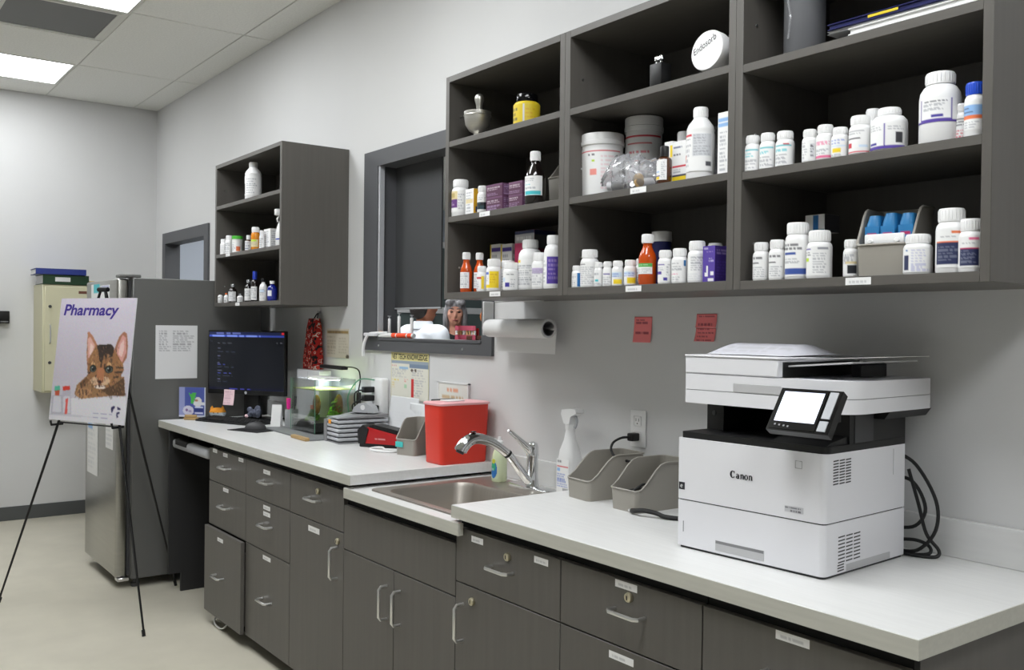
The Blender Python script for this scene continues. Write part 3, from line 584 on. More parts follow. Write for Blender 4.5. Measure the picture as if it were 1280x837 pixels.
ITEMS = [
  ('B', 'pill_bottle', 'white pill bottle with purple and gold label at left end of its shelf', 'bottle', 'medicines on the middle left shelf', -2.804, -0.322, 1.839, 0.0319, 0.133, {'lab': [('r', 0, 0.0, 0.6, 0.4, 'tan'), ('r', 0.1, 0.12, 0.45, 0.32, 'gold'), ('r', 0, 0.4, 0.6, 0.78, 'purple'), ('t', 0.05, 0.5, 0.5, 0.7, 2, 'w'), ('t', 0.66, 0.1, 0.95, 0.9, 6, 'gr')], 'lz': (0.12, 0.74), 'off': -0.2}),
  ('X', 'medicine_carton', 'white and golden yellow medicine carton beside the purple-labelled bottle', 'box', 'medicines on the middle left shelf', -2.722, -0.314, 1.839, 0.05, 0.091, {'d': 0.05, 'col': 'w', 'front': [('t', 0.15, 0.1, 0.85, 0.9, 7, 'gr'), ('r', 0.1, 0.4, 0.9, 0.55, 'tan')], 'side': [('r', 0, 0, 1, 1, 'mustard'), ('r', 0.2, 0.68, 0.8, 0.9, 'navy')]}),
  ('B', 'pill_bottle', 'small white pill bottle with black and teal label beside purple cartons', 'bottle', 'medicines on the middle left shelf', -2.661, -0.324, 1.839, 0.0198, 0.095, {'lab': [('r', 0, 0.45, 1, 1, 'ink'), ('t', 0.1, 0.5, 0.9, 0.95, 4, 'teal'), ('t', 0.1, 0.1, 0.9, 0.4, 2, 'gr')], 'lz': (0.14, 0.62)}),
  ('X', 'purple_carton', 'plum carton on top of the left pair of purple cartons', 'box', 'medicines on the middle left shelf', -2.57, -0.312, 1.887, 0.093, 0.042, {'d': 0.06, 'col': 'plum', 'front': [('r', 0, 0, 1, 0.16, 'plum2'), ('t', 0.08, 0.22, 0.92, 0.5, 2, 'w'), ('t', 0.08, 0.6, 0.92, 0.9, 3, 'lilac')], 'side': [('r', 0, 0, 1, 1, 'plum2'), ('t', 0.1, 0.1, 0.9, 0.9, 6, 'lilac')]}),
  ('X', 'purple_carton', 'plum carton at the bottom of the left pair of purple cartons', 'box', 'medicines on the middle left shelf', -2.569, -0.312, 1.839, 0.093, 0.048, {'d': 0.06, 'col': 'plum', 'front': [('r', 0, 0, 1, 0.16, 'plum2'), ('t', 0.08, 0.22, 0.92, 0.5, 2, 'w'), ('t', 0.08, 0.6, 0.92, 0.9, 3, 'lilac')], 'side': [('r', 0, 0, 1, 1, 'plum2'), ('t', 0.1, 0.1, 0.9, 0.9, 6, 'lilac')]}),
  ('X', 'purple_carton', 'plum carton on top of the right pair, beside dark syrup bottle', 'box', 'medicines on the middle left shelf', -2.45, -0.312, 1.882, 0.074, 0.042, {'d': 0.06, 'col': 'plum', 'front': [('r', 0, 0, 1, 0.16, 'plum2'), ('t', 0.08, 0.22, 0.92, 0.5, 2, 'w'), ('t', 0.08, 0.6, 0.92, 0.9, 3, 'lilac')], 'side': [('r', 0, 0, 1, 1, 'plum2'), ('t', 0.1, 0.1, 0.9, 0.9, 6, 'lilac')]}),
  ('X', 'purple_carton', 'plum carton under the right pair, beside dark syrup bottle', 'box', 'medicines on the middle left shelf', -2.45, -0.312, 1.839, 0.074, 0.043, {'d': 0.06, 'col': 'plum', 'front': [('r', 0, 0, 1, 0.16, 'plum2'), ('t', 0.08, 0.22, 0.92, 0.5, 2, 'w'), ('t', 0.08, 0.6, 0.92, 0.9, 3, 'lilac')], 'side': [('r', 0, 0, 1, 1, 'plum2'), ('t', 0.1, 0.1, 0.9, 0.9, 6, 'lilac')]}),
  ('B', 'syrup_bottle', 'dark brown syrup bottle with white cap and white and turquoise label', 'bottle', 'medicines on the middle left shelf', -2.373, -0.321, 1.839, 0.0333, 0.173, {'body': 'dkbrown', 'cap': 'w', 'st': 'syrup', 'lab': [('t', 0.1, 0.1, 0.7, 0.3, 2, 'gr'), ('t', 0.1, 0.4, 0.6, 0.5, 1, 'turq'), ('t', 0.1, 0.55, 0.85, 0.7, 2, 'gr'), ('r', 0.1, 0.78, 0.9, 0.95, 'turq')], 'lz': (0.17, 0.53), 'lw': 2.1}),
  ('B', 'amber_bottle', 'orange amber bottle with white label at left end of lower shelf', 'bottle', 'medicines on the lower left shelf', -2.746, -0.333, 1.568, 0.0213, 0.141, {'body': 'amber', 'cap': 'w', 'st': 'amber', 'lab': [('t', 0.1, 0.08, 0.9, 0.92, 7, 'gr')], 'lz': (0.1, 0.5), 'lw': 1.9}),
  ('B', 'amber_bottle', 'orange amber bottle standing behind the small white and yellow bottle', 'bottle', 'medicines on the lower left shelf', -2.706, -0.304, 1.568, 0.0203, 0.139, {'body': 'amber', 'cap': 'w', 'st': 'amber', 'lab': [('t', 0.1, 0.1, 0.9, 0.9, 6, 'gr')], 'lz': (0.1, 0.5), 'lw': 1.9}),
  ('B', 'pill_bottle', 'small white pill bottle with red text and yellow stripe, before amber bottle', 'bottle', 'medicines on the lower left shelf', -2.645, -0.336, 1.568, 0.0179, 0.088, {'lab': [('r', 0.1, 0.15, 0.6, 0.25, 'red'), ('r', 0.6, 0.1, 0.85, 0.9, 'yel'), ('t', 0.1, 0.4, 0.5, 0.95, 4, 'gr')], 'lz': (0.05, 0.68)}),
  ('B', 'pill_bottle', 'white pill bottle with large yellow label patch on lower shelf', 'bottle', 'medicines on the lower left shelf', -2.586, -0.328, 1.568, 0.0258, 0.109, {'lab': [('r', 0.42, 0.1, 1, 0.75, 'yel'), ('t', 0.5, 0.2, 0.95, 0.7, 4, 'mustard'), ('r', 0.05, 0.12, 0.38, 0.24, 'blue'), ('t', 0.05, 0.3, 0.38, 0.6, 3, 'gr'), ('r', 0.1, 0.76, 1, 0.9, 'yel')], 'lz': (0.06, 0.72)}),
  ('B', 'pill_bottle', 'white pill bottle with dark blue triangle beside the yellow-labelled bottle', 'bottle', 'medicines on the lower left shelf', -2.489, -0.327, 1.568, 0.0265, 0.093, {'lab': [('t', 0.4, 0.1, 0.95, 0.22, 1, 'dk'), ('r', 0.3, 0.62, 0.55, 0.85, 'indigo'), ('r', 0.05, 0.35, 0.3, 0.55, 'ice'), ('t', 0.6, 0.4, 0.95, 0.9, 4, 'gr')], 'lz': (0.05, 0.72)}),
  ('B', 'pill_bottle', 'white cap of a small bottle behind the blue triangle bottle', 'bottle', 'medicines on the lower left shelf', -2.568, -0.282, 1.568, 0.0273, 0.105, {'lab': [('t', 0.1, 0.1, 0.9, 0.9, 6, 'gr')], 'lz': (0.05, 0.7)}),
  ('B', 'pill_bottle', 'large white pill bottle in front of magenta carton', 'bottle', 'medicines on the lower left shelf', -2.448, -0.279, 1.568, 0.0397, 0.168, {'lab': [('r', 0.05, 0.04, 0.25, 0.12, 'yel'), ('t', 0.1, 0.2, 0.9, 0.9, 9, 'gr')], 'lz': (0.05, 0.66), 'st': 'jug'}),
  ('B', 'pill_bottle', 'white pill bottle with lilac label in front of the magenta carton', 'bottle', 'medicines on the lower left shelf', -2.335, -0.331, 1.568, 0.0229, 0.117, {'lab': [('r', 0.15, 0.15, 0.9, 0.4, 'lilac'), ('t', 0.1, 0.2, 0.9, 0.9, 8, 'gr')], 'lz': (0.06, 0.72)}),
  ('B', 'pill_bottle', 'large white pill bottle with deep purple panel at right end', 'bottle', 'medicines on the lower left shelf', -2.278, -0.321, 1.568, 0.0289, 0.168, {'lab': [('r', 0.4, 0.02, 1, 0.9, 'violet'), ('t', 0.48, 0.1, 0.95, 0.8, 5, 'lilac'), ('t', 0.05, 0.12, 0.35, 0.9, 6, 'gr')], 'lz': (0.05, 0.66), 'st': 'jug'}),
  ('X', 'medicine_carton', 'white carton with yellow edge behind the small bottles, left one', 'box', 'medicines on the lower left shelf', -2.709, -0.209, 1.568, 0.063, 0.174, {'d': 0.05, 'col': 'w', 'front': [('r', 0, 0, 0.12, 1, 'yel'), ('r', 0.15, 0.08, 0.95, 0.16, 'violet'), ('t', 0.2, 0.2, 0.9, 0.6, 4, 'gr')], 'side': [('t', 0.1, 0.1, 0.9, 0.9, 5, 'gr')]}),
  ('X', 'medicine_carton', 'white carton with yellow edge behind the small bottles, right one', 'box', 'medicines on the lower left shelf', -2.643, -0.209, 1.568, 0.064, 0.171, {'d': 0.05, 'col': 'w', 'front': [('r', 0, 0, 0.12, 1, 'yel'), ('r', 0.15, 0.08, 0.95, 0.16, 'violet'), ('t', 0.2, 0.2, 0.9, 0.6, 4, 'gr')], 'side': [('t', 0.1, 0.1, 0.9, 0.9, 5, 'gr')]}),
  ('X', 'medicine_carton', 'magenta carton with grey and navy top band behind large white bottle', 'box', 'medicines on the lower left shelf', -2.513, -0.209, 1.568, 0.107, 0.206, {'d': 0.09, 'col': 'magenta', 'front': [('r', 0, 0, 1, 0.06, 'navy'), ('r', 0, 0.06, 1, 0.2, 'grey'), ('t', 0.1, 0.08, 0.9, 0.18, 1, 'w')], 'side': [('r', 0, 0, 1, 0.08, 'navy'), ('r', 0, 0.08, 1, 0.3, 'dkgrey'), ('r', 0, 0.3, 1, 1, 'maroon')]}),
  ('B', 'powder_tub', 'large white plastic tub with red printed line on the middle shelf', 'tub', 'medicines on the middle shelf of the middle unit', -2.124, -0.257, 1.838, 0.067, 0.194, {'st': 'tub', 'lab': [('r', 0, 0.06, 1, 0.085, 'red'), ('t', 0.35, 0.12, 0.6, 0.2, 1, 'dk'), ('r', 0.43, 0.25, 0.48, 0.29, 'lime'), ('r', 0.38, 0.44, 0.52, 0.58, 'salmon'), ('t', 0.6, 0.15, 0.95, 0.9, 9, 'pinkw')], 'lz': (0.04, 0.76), 'lw': 2.6}),
  ('B', 'powder_tub', 'greyish plastic tub with red lines standing behind the clear bags', 'tub', 'medicines on the middle shelf of the middle unit', -2.04, -0.165, 1.838, 0.0594, 0.244, {'st': 'tub', 'body': 'w', 'cap': 'w', 'lab': [('r', 0, 0.0, 1, 0.03, 'red'), ('r', 0.2, 0.14, 0.75, 0.16, 'red'), ('t', 0.25, 0.25, 0.75, 0.33, 1, 'red'), ('r', 0.2, 0.42, 0.75, 0.44, 'red'), ('t', 0.2, 0.5, 0.8, 0.95, 6, 'pinkw')], 'lz': (0.04, 0.76), 'lw': 2.6}),
  ('B', 'dropper_bottle', 'small brown glass bottle with black cap and white label', 'bottle', 'medicines on the middle shelf of the middle unit', -1.791, -0.333, 1.838, 0.0206, 0.103, {'body': 'brown', 'cap': 'k', 'st': 'dropper', 'lab': [('r', 0.05, 0.02, 0.4, 0.06, 'navy'), ('t', 0.6, 0.1, 0.95, 0.9, 8, 'gr'), ('r', 0.1, 0.55, 0.5, 0.62, 'sky'), ('r', 0, 0.76, 0.55, 0.82, 'violet'), ('r', 0, 0.82, 0.5, 0.97, 'yel')], 'lz': (0.1, 0.72), 'lw': 2.0, 'off': -0.3}),
  ('X', 'medicine_carton', 'white carton with yellow edge behind the brown dropper bottle', 'box', 'medicines on the middle shelf of the middle unit', -1.813, -0.269, 1.838, 0.03, 0.125, {'d': 0.05, 'col': 'w', 'front': [('r', 0.7, 0.1, 1, 0.35, 'yel'), ('t', 0.1, 0.4, 0.9, 0.95, 6, 'gr')], 'side': [('t', 0.1, 0.1, 0.9, 0.9, 6, 'gr')]}),
  ('X', 'medicine_carton', 'white carton with red and blue stripes and yellow base beside brown bottle', 'box', 'medicines on the middle shelf of the middle unit', -1.75, -0.299, 1.838, 0.049, 0.114, {'d': 0.04, 'col': 'w', 'front': [('t', 0.1, 0.1, 0.9, 0.2, 1, 'navy'), ('t', 0.1, 0.28, 0.7, 0.36, 1, 'dk'), ('r', 0, 0.57, 1, 0.62, 'red'), ('t', 0.1, 0.65, 0.9, 0.75, 2, 'gr'), ('r', 0, 0.79, 1, 0.84, 'navy'), ('r', 0, 0.84, 1, 0.96, 'yel')], 'side': [('r', 0, 0, 1, 1, 'tan')]}),
  ('B', 'pill_bottle', 'white bottle cap showing above the red and blue striped carton', 'bottle', 'medicines on the middle shelf of the middle unit', -1.814, -0.236, 1.838, 0.0179, 0.159, {'lab': [('t', 0.1, 0.1, 0.9, 0.9, 6, 'gr')], 'lz': (0.05, 0.7)}),
  ('B', 'rinse_bottle', 'tall white bottle with sloping shoulders and red corner mark', 'bottle', 'medicines on the middle shelf of the middle unit', -1.677, -0.317, 1.838, 0.0373, 0.189, {'st': 'rinse', 'lab': [('r', 0, 0.02, 0.32, 0.09, 'red'), ('t', 0.02, 0.12, 0.3, 0.17, 1, 'dk'), ('r', 0.36, 0.02, 0.95, 0.6, 'palegr'), ('t', 0.38, 0.05, 0.93, 0.58, 11, 'gr'), ('r', 0, 0.55, 0.08, 0.7, 'salmon'), ('r', 0.75, 0.74, 0.95, 0.85, 'dkgrey'), ('t', 0.02, 0.25, 0.3, 0.9, 5, 'gr')], 'lz': (0.1, 0.66), 'lw': 2.3}),
  ('X', 'medicine_carton', 'white carton with pale blue bands at right end of middle shelf', 'box', 'medicines on the middle shelf of the middle unit', -1.573, -0.323, 1.838, 0.036, 0.156, {'d': 0.05, 'col': 'w', 'front': [('r', 0.1, 0.1, 1, 0.16, 'sky'), ('r', 0.1, 0.19, 1, 0.24, 'sky'), ('t', 0.2, 0.3, 0.9, 0.95, 10, 'gr')], 'side': [('t', 0.1, 0.1, 0.9, 0.9, 9, 'gr')]}),
  ('B', 'pill_bottle', 'small white pill bottle with blue edge at left end of lower shelf', 'bottle', 'medicines on the lower shelf of the middle unit', -2.142, -0.337, 1.568, 0.0172, 0.066, {'lab': [('r', 0.5, 0, 0.95, 1, 'bluetab'), ('t', 0.05, 0.1, 0.4, 0.9, 6, 'gr')], 'lz': (0.05, 0.95), 'off': 0.2}),
  ('B', 'pill_bottle', 'white pill bottle with ridged cap beside the small blue-edged bottle', 'bottle', 'medicines on the lower shelf of the middle unit', -2.1, -0.325, 1.568, 0.0275, 0.112, {'lab': [('t', 0.1, 0.06, 0.5, 0.12, 1, 'dk'), ('t', 0.1, 0.2, 0.9, 0.95, 9, 'gr')], 'lz': (0.05, 0.7)}),
  ('B', 'pill_bottle', 'tiny white pill bottle with green dot, first of four in a row', 'bottle', 'medicines on the lower shelf of the middle unit', -2.045, -0.338, 1.568, 0.0135, 0.072, {'lab': [('t', 0.1, 0.1, 0.9, 0.3, 1, 'gr'), ('r', 0.3, 0.55, 0.6, 0.7, 'turq'), ('t', 0.1, 0.75, 0.9, 0.95, 2, 'gr')], 'lz': (0.05, 0.62)}),
  ('B', 'pill_bottle', 'tiny white pill bottle with purple band, second of four in a row', 'bottle', 'medicines on the lower shelf of the middle unit', -2.008, -0.337, 1.568, 0.0139, 0.072, {'lab': [('r', 0.15, 0.2, 0.8, 0.32, 'violet'), ('t', 0.1, 0.4, 0.9, 0.95, 4, 'gr')], 'lz': (0.05, 0.62)}),
  ('B', 'pill_bottle', 'small white pill bottle with blue cap strip and yellow corner, third in row', 'bottle', 'medicines on the lower shelf of the middle unit', -1.968, -0.334, 1.568, 0.0165, 0.072, {'lab': [('r', 0.1, 0.2, 0.95, 0.5, 'ice'), ('t', 0.1, 0.25, 0.9, 0.55, 2, 'blue'), ('r', 0.35, 0.62, 1, 0.92, 'yel')], 'lz': (0.05, 0.66)}),
  ('B', 'pill_bottle', 'small white pill bottle with yellow corner beside the amber bottle', 'bottle', 'medicines on the lower shelf of the middle unit', -1.918, -0.333, 1.568, 0.0181, 0.072, {'lab': [('r', 0.1, 0.2, 0.95, 0.45, 'ice'), ('t', 0.1, 0.25, 0.9, 0.5, 2, 'blue'), ('r', 0.4, 0.6, 1, 0.9, 'yel')], 'lz': (0.05, 0.66)}),
  ('B', 'pill_bottle', 'white pill bottle half hidden behind the large amber bottle', 'bottle', 'medicines on the lower shelf of the middle unit', -1.931, -0.273, 1.568, 0.0207, 0.08, {'lab': [('t', 0.1, 0.1, 0.9, 0.9, 6, 'gr')], 'lz': (0.05, 0.7)}),
  ('B', 'amber_bottle', 'large amber bottle with white cap and green and white label', 'bottle', 'medicines on the lower shelf of the middle unit', -1.855, -0.329, 1.568, 0.0249, 0.14, {'body': 'amber', 'cap': 'w', 'st': 'amber', 'lab': [('r', 0, 0, 1, 0.36, 'green'), ('t', 0.15, 0.1, 0.85, 0.28, 1, 'w'), ('t', 0.1, 0.45, 0.9, 0.9, 3, 'gr')], 'lz': (0.21, 0.42), 'lw': 1.9}),
  ('B', 'navy_tub', 'navy blue tub with white lid behind the amber bottle', 'tub', 'medicines on the lower shelf of the middle unit', -1.913, -0.214, 1.568, 0.0295, 0.159, {'body': 'navy', 'cap': 'w', 'st': 'tub', 'lab': None}),
  ('B', 'pill_bottle', 'white pill bottle with purple band and dog mark beside amber bottle', 'bottle', 'medicines on the lower shelf of the middle unit', -1.781, -0.335, 1.568, 0.0195, 0.091, {'lab': [('r', 0.1, 0.14, 0.6, 0.2, 'violet'), ('r', 0, 0.5, 0.45, 0.6, 'violet'), ('t', 0.1, 0.26, 0.6, 0.45, 2, 'gr'), ('r', 0.55, 0.78, 0.8, 0.9, 'indigo'), ('t', 0.7, 0.1, 0.95, 0.7, 5, 'gr')], 'lz': (0.05, 0.74)}),
  ('B', 'pill_bottle', 'white pill bottle with plain text label, middle of three by purple carton', 'bottle', 'medicines on the lower shelf of the middle unit', -1.732, -0.331, 1.568, 0.0213, 0.093, {'lab': [('t', 0.1, 0.06, 0.8, 0.5, 6, 'gr'), ('r', 0.82, 0.0, 1, 0.3, 'bluetab'), ('t', 0.1, 0.58, 0.6, 0.68, 1, 'pink'), ('t', 0.1, 0.75, 0.9, 0.95, 2, 'gr')], 'lz': (0.05, 0.74)}),
  ('B', 'pill_bottle', 'taller white pill bottle directly beside the purple carton', 'bottle', 'medicines on the lower shelf of the middle unit', -1.674, -0.328, 1.568, 0.0241, 0.109, {'lab': [('t', 0.3, 0.05, 0.95, 0.6, 8, 'gr'), ('t', 0.1, 0.7, 0.9, 0.95, 3, 'palegr')], 'lz': (0.05, 0.74)}),
  ('X', 'dog_medicine_carton', 'violet carton with small white dog silhouette at right end', 'box', 'medicines on the lower shelf of the middle unit', -1.614, -0.32, 1.568, 0.04, 0.092, {'d': 0.06, 'col': 'violet', 'front': [('t', 0.1, 0.05, 0.6, 0.12, 1, 'w'), ('t', 0.3, 0.16, 0.9, 0.2, 1, 'lilac'), ('t', 0.5, 0.32, 0.95, 0.46, 2, 'w'), ('r', 0.3, 0.55, 0.42, 0.62, 'w'), ('r', 0.32, 0.6, 0.45, 0.82, 'w'), ('r', 0.2, 0.74, 0.45, 0.84, 'w'), ('r', 0.6, 0.72, 0.85, 0.82, 'w'), ('r', 0.45, 0.9, 0.9, 0.97, 'w')], 'side': [('r', 0, 0, 1, 1, 'violet2'), ('t', 0.15, 0.1, 0.85, 0.25, 2, 'lilac'), ('t', 0.15, 0.4, 0.85, 0.9, 6, 'violet')]}),
  ('B', 'pill_bottle', 'white bottle cap peeping above the violet dog carton', 'bottle', 'medicines on the lower shelf of the middle unit', -1.696, -0.232, 1.568, 0.0216, 0.111, {'lab': [('t', 0.1, 0.1, 0.9, 0.9, 6, 'gr')], 'lz': (0.05, 0.7)}),
  ('B', 'pill_bottle', 'small white pill bottle with turquoise print, leftmost on its shelf', 'bottle', 'medicines on the middle shelf of the right unit', -1.491, -0.335, 1.833, 0.019, 0.089, {'lab': [('r', 0.1, 0.1, 0.9, 0.17, 'turq'), ('t', 0.1, 0.25, 0.8, 0.42, 2, 'turq'), ('t', 0.1, 0.5, 0.9, 0.92, 5, 'gr')], 'lz': (0.03, 0.66)}),
  ('B', 'pill_bottle', 'small white pill bottle with turquoise print, second from left', 'bottle', 'medicines on the middle shelf of the right unit', -1.446, -0.335, 1.833, 0.0193, 0.088, {'lab': [('r', 0.1, 0.1, 0.9, 0.17, 'turq'), ('t', 0.1, 0.25, 0.8, 0.42, 2, 'turq'), ('t', 0.1, 0.5, 0.9, 0.92, 5, 'gr')], 'lz': (0.03, 0.66)}),
  ('B', 'pill_bottle', 'small white pill bottle with turquoise print and red dash, third from left', 'bottle', 'medicines on the middle shelf of the right unit', -1.398, -0.332, 1.833, 0.0219, 0.085, {'lab': [('r', 0.1, 0.1, 0.9, 0.17, 'turq'), ('t', 0.1, 0.25, 0.8, 0.42, 2, 'turq'), ('t', 0.1, 0.5, 0.9, 0.92, 5, 'gr'), ('r', 0.55, 0.04, 0.8, 0.1, 'red')], 'lz': (0.03, 0.66)}),
  ('B', 'pill_bottle', 'white pill bottle with blue cap tab behind pink-labelled bottle', 'bottle', 'medicines on the middle shelf of the right unit', -1.326, -0.336, 1.833, 0.0176, 0.077, {'lab': [('t', 0.1, 0.1, 0.5, 0.9, 6, 'gr'), ('r', 0.62, 0.2, 0.85, 0.8, 'palegr'), ('t', 0.62, 0.2, 0.85, 0.8, 6, 'dk')], 'lz': (0.05, 0.7)}),
  ('B', 'pill_bottle', 'white pill bottle with pink printed label', 'bottle', 'medicines on the middle shelf of the right unit', -1.289, -0.33, 1.833, 0.0201, 0.082, {'lab': [('t', 0.1, 0.2, 0.9, 0.42, 3, 'pink'), ('r', 0.05, 0.84, 0.95, 0.94, 'pink'), ('t', 0.1, 0.55, 0.9, 0.78, 3, 'gr')], 'lz': (0.05, 0.72)}),
  ('B', 'pill_bottle', 'white pill bottle with yellow patch in front of pink-labelled bottle', 'bottle', 'medicines on the middle shelf of the right unit', -1.247, -0.335, 1.833, 0.0189, 0.069, {'lab': [('t', 0.1, 0.15, 0.9, 0.35, 2, 'blue'), ('r', 0.2, 0.55, 0.65, 0.8, 'yel'), ('r', 0.1, 0.4, 0.9, 0.5, 'ice'), ('t', 0.1, 0.85, 0.9, 0.95, 1, 'gr')], 'lz': (0.05, 0.68)}),
  ('B', 'pill_bottle', 'white pill bottle with red bottom stripe beside the navy-framed bottle', 'bottle', 'medicines on the middle shelf of the right unit', -1.2, -0.33, 1.833, 0.0239, 0.087, {'lab': [('t', 0.1, 0.1, 0.8, 0.25, 2, 'gr'), ('r', 0.05, 0.36, 0.6, 0.42, 'dk'), ('r', 0.05, 0.58, 0.28, 0.74, 'red'), ('r', 0.55, 0.66, 0.9, 0.76, 'ice'), ('r', 0.0, 0.9, 1, 0.96, 'red')], 'lz': (0.04, 0.76)}),
  ('B', 'pill_bottle', 'white pill bottle cap showing behind the navy-framed bottle', 'bottle', 'medicines on the middle shelf of the right unit', -1.203, -0.277, 1.833, 0.0171, 0.111, {'lab': [('t', 0.1, 0.1, 0.9, 0.9, 6, 'gr')], 'lz': (0.05, 0.7)}),
  ('B', 'pill_bottle', 'wide white pill bottle with violet-framed label and barcode', 'bottle', 'medicines on the middle shelf of the right unit', -1.139, -0.316, 1.833, 0.0381, 0.095, {'lab': [('t', 0.05, 0.05, 0.42, 0.3, 3, 'gr'), ('r', 0.46, 0, 0.5, 0.85, 'violet'), ('r', 0, 0.88, 1, 0.98, 'violet'), ('r', 0.06, 0.72, 0.3, 0.82, 'indigo'), ('r', 0.75, 0.35, 0.92, 0.75, 'dk'), ('t', 0.56, 0.1, 0.95, 0.3, 2, 'gr')], 'lz': (0.04, 0.74), 'capr': 0.62, 'st': 'jug'}),
  ('B', 'pill_bottle', 'large tall white bottle with violet-framed label, biggest on its shelf', 'bottle', 'medicines on the middle shelf of the right unit', -1.027, -0.313, 1.833, 0.0406, 0.148, {'lab': [('r', 0.14, 0, 0.18, 0.9, 'violet'), ('r', 0.82, 0, 0.86, 0.9, 'violet'), ('r', 0, 0.9, 1, 0.99, 'violet'), ('r', 0.18, 0.84, 0.82, 0.92, 'violet'), ('t', 0.24, 0.1, 0.78, 0.16, 1, 'ink'), ('t', 0.22, 0.2, 0.8, 0.6, 5, 'gr'), ('r', 0.42, 0.66, 0.66, 0.76, 'indigo')], 'lz': (0.28, 0.64), 'lw': 2.2, 'st': 'jug', 'capr': 0.7}),
  ('B', 'pill_bottle', 'small white pill bottle with red text behind large violet-framed bottle', 'bottle', 'medicines on the middle shelf of the right unit', -0.98, -0.312, 1.833, 0.0122, 0.077, {'lab': [('t', 0.1, 0.1, 0.9, 0.45, 3, 'dk'), ('t', 0.1, 0.55, 0.9, 0.95, 3, 'red')], 'lz': (0.05, 0.7)}),
  ('B', 'supplement_bottle', 'white bottle with bright blue cap and orange stripe at right end', 'bottle', 'medicines on the middle shelf of the right unit', -0.943, -0.334, 1.833, 0.0199, 0.108, {'cap': 'bluecap', 'lab': [('r', 0, 0.15, 1, 0.5, 'sky'), ('t', 0.05, 0.22, 0.6, 0.45, 2, 'navy'), ('r', 0, 0.52, 1, 0.64, 'orange'), ('t', 0.1, 0.7, 0.9, 0.95, 3, 'gr')], 'lz': (0.12, 0.78), 'capr': 0.86}),
  ('B', 'pill_bottle', 'slim white pill bottle with black text at left end of bottom shelf', 'bottle', 'medicines on the lower shelf of the right unit', -1.462, -0.334, 1.566, 0.0197, 0.093, {'lab': [('t', 0.1, 0.08, 0.9, 0.2, 1, 'dk'), ('r', 0.05, 0.33, 0.5, 0.38, 'dk'), ('t', 0.1, 0.5, 0.9, 0.95, 5, 'gr')], 'lz': (0.05, 0.76)}),
  ('B', 'pill_bottle', 'slim white pill bottle with black text, second from left on bottom shelf', 'bottle', 'medicines on the lower shelf of the right unit', -1.415, -0.334, 1.566, 0.0196, 0.096, {'lab': [('t', 0.1, 0.08, 0.9, 0.2, 1, 'dk'), ('r', 0.05, 0.33, 0.5, 0.38, 'dk'), ('t', 0.1, 0.5, 0.9, 0.95, 5, 'gr')], 'lz': (0.05, 0.76)}),
  ('B', 'pill_bottle', 'tall white pill bottle with royal blue bottom band', 'bottle', 'medicines on the lower shelf of the right unit', -1.364, -0.325, 1.566, 0.0288, 0.133, {'lab': [('t', 0.05, 0.06, 0.9, 0.3, 2, 'dk'), ('r', 0.05, 0.33, 0.5, 0.41, 'royal'), ('t', 0.05, 0.5, 0.9, 0.66, 3, 'gr'), ('r', 0.05, 0.78, 0.95, 0.93, 'royal')], 'lz': (0.05, 0.72)}),
  ('B', 'pill_bottle', 'white pill bottle with lime green spot and violet line', 'bottle', 'medicines on the lower shelf of the right unit', -1.304, -0.325, 1.566, 0.0286, 0.11, {'lab': [('r', 0.02, 0.06, 0.3, 0.12, 'violet'), ('r', 0.02, 0.38, 0.25, 0.5, 'lime'), ('r', 0.55, 0.05, 0.9, 0.12, 'gr'), ('t', 0.4, 0.2, 0.95, 0.92, 8, 'gr'), ('t', 0.02, 0.16, 0.35, 0.34, 2, 'dk')], 'lz': (0.05, 0.76)}),
  ('X', 'small_carton', 'small white and blue carton behind the tall blue-banded bottle', 'box', 'medicines on the lower shelf of the right unit', -1.382, -0.204, 1.685, 0.054, 0.043, {'d': 0.06, 'col': 'w', 'front': [('r', 0.4, 0.05, 0.7, 0.85, 'bluetab'), ('r', 0, 0.85, 1, 1, 'teal')], 'side': [('r', 0, 0, 1, 1, 'dkgrey')]}),
  ('B', 'pill_bottle', 'small white pill bottle with dark label tucked beside the grey bin', 'bottle', 'medicines on the lower shelf of the right unit', -1.227, -0.317, 1.566, 0.017, 0.085, {'lab': [('t', 0.1, 0.1, 0.9, 0.5, 4, 'gr'), ('r', 0.4, 0.55, 0.9, 0.9, 'ink'), ('r', 0.3, 0.4, 0.9, 0.5, 'tan')], 'lz': (0.05, 0.76)}),
  ('B', 'pill_bottle', 'white pill bottle with navy panel, right of the grey bin', 'bottle', 'medicines on the lower shelf of the right unit', -1.064, -0.325, 1.566, 0.029, 0.084, {'lab': [('r', 0.12, 0.3, 0.3, 0.92, 'navy'), ('t', 0.4, 0.1, 0.9, 0.95, 8, 'lilac2'), ('r', 0.18, 0.08, 0.28, 0.18, 'bluetab')], 'lz': (0.05, 0.74)}),
  ('B', 'pill_bottle', 'tall white bottle with navy panel and orange line, near right end', 'bottle', 'medicines on the lower shelf of the right unit', -0.993, -0.324, 1.566, 0.0297, 0.131, {'lab': [('r', 0.55, 0.05, 0.85, 0.12, 'orange'), ('t', 0.25, 0.16, 0.7, 0.26, 1, 'gr'), ('r', 0.08, 0.35, 0.85, 0.9, 'navy'), ('r', 0.08, 0.33, 0.85, 0.36, 'orange'), ('t', 0.14, 0.42, 0.8, 0.84, 5, 'gr')], 'lz': (0.08, 0.78)}),
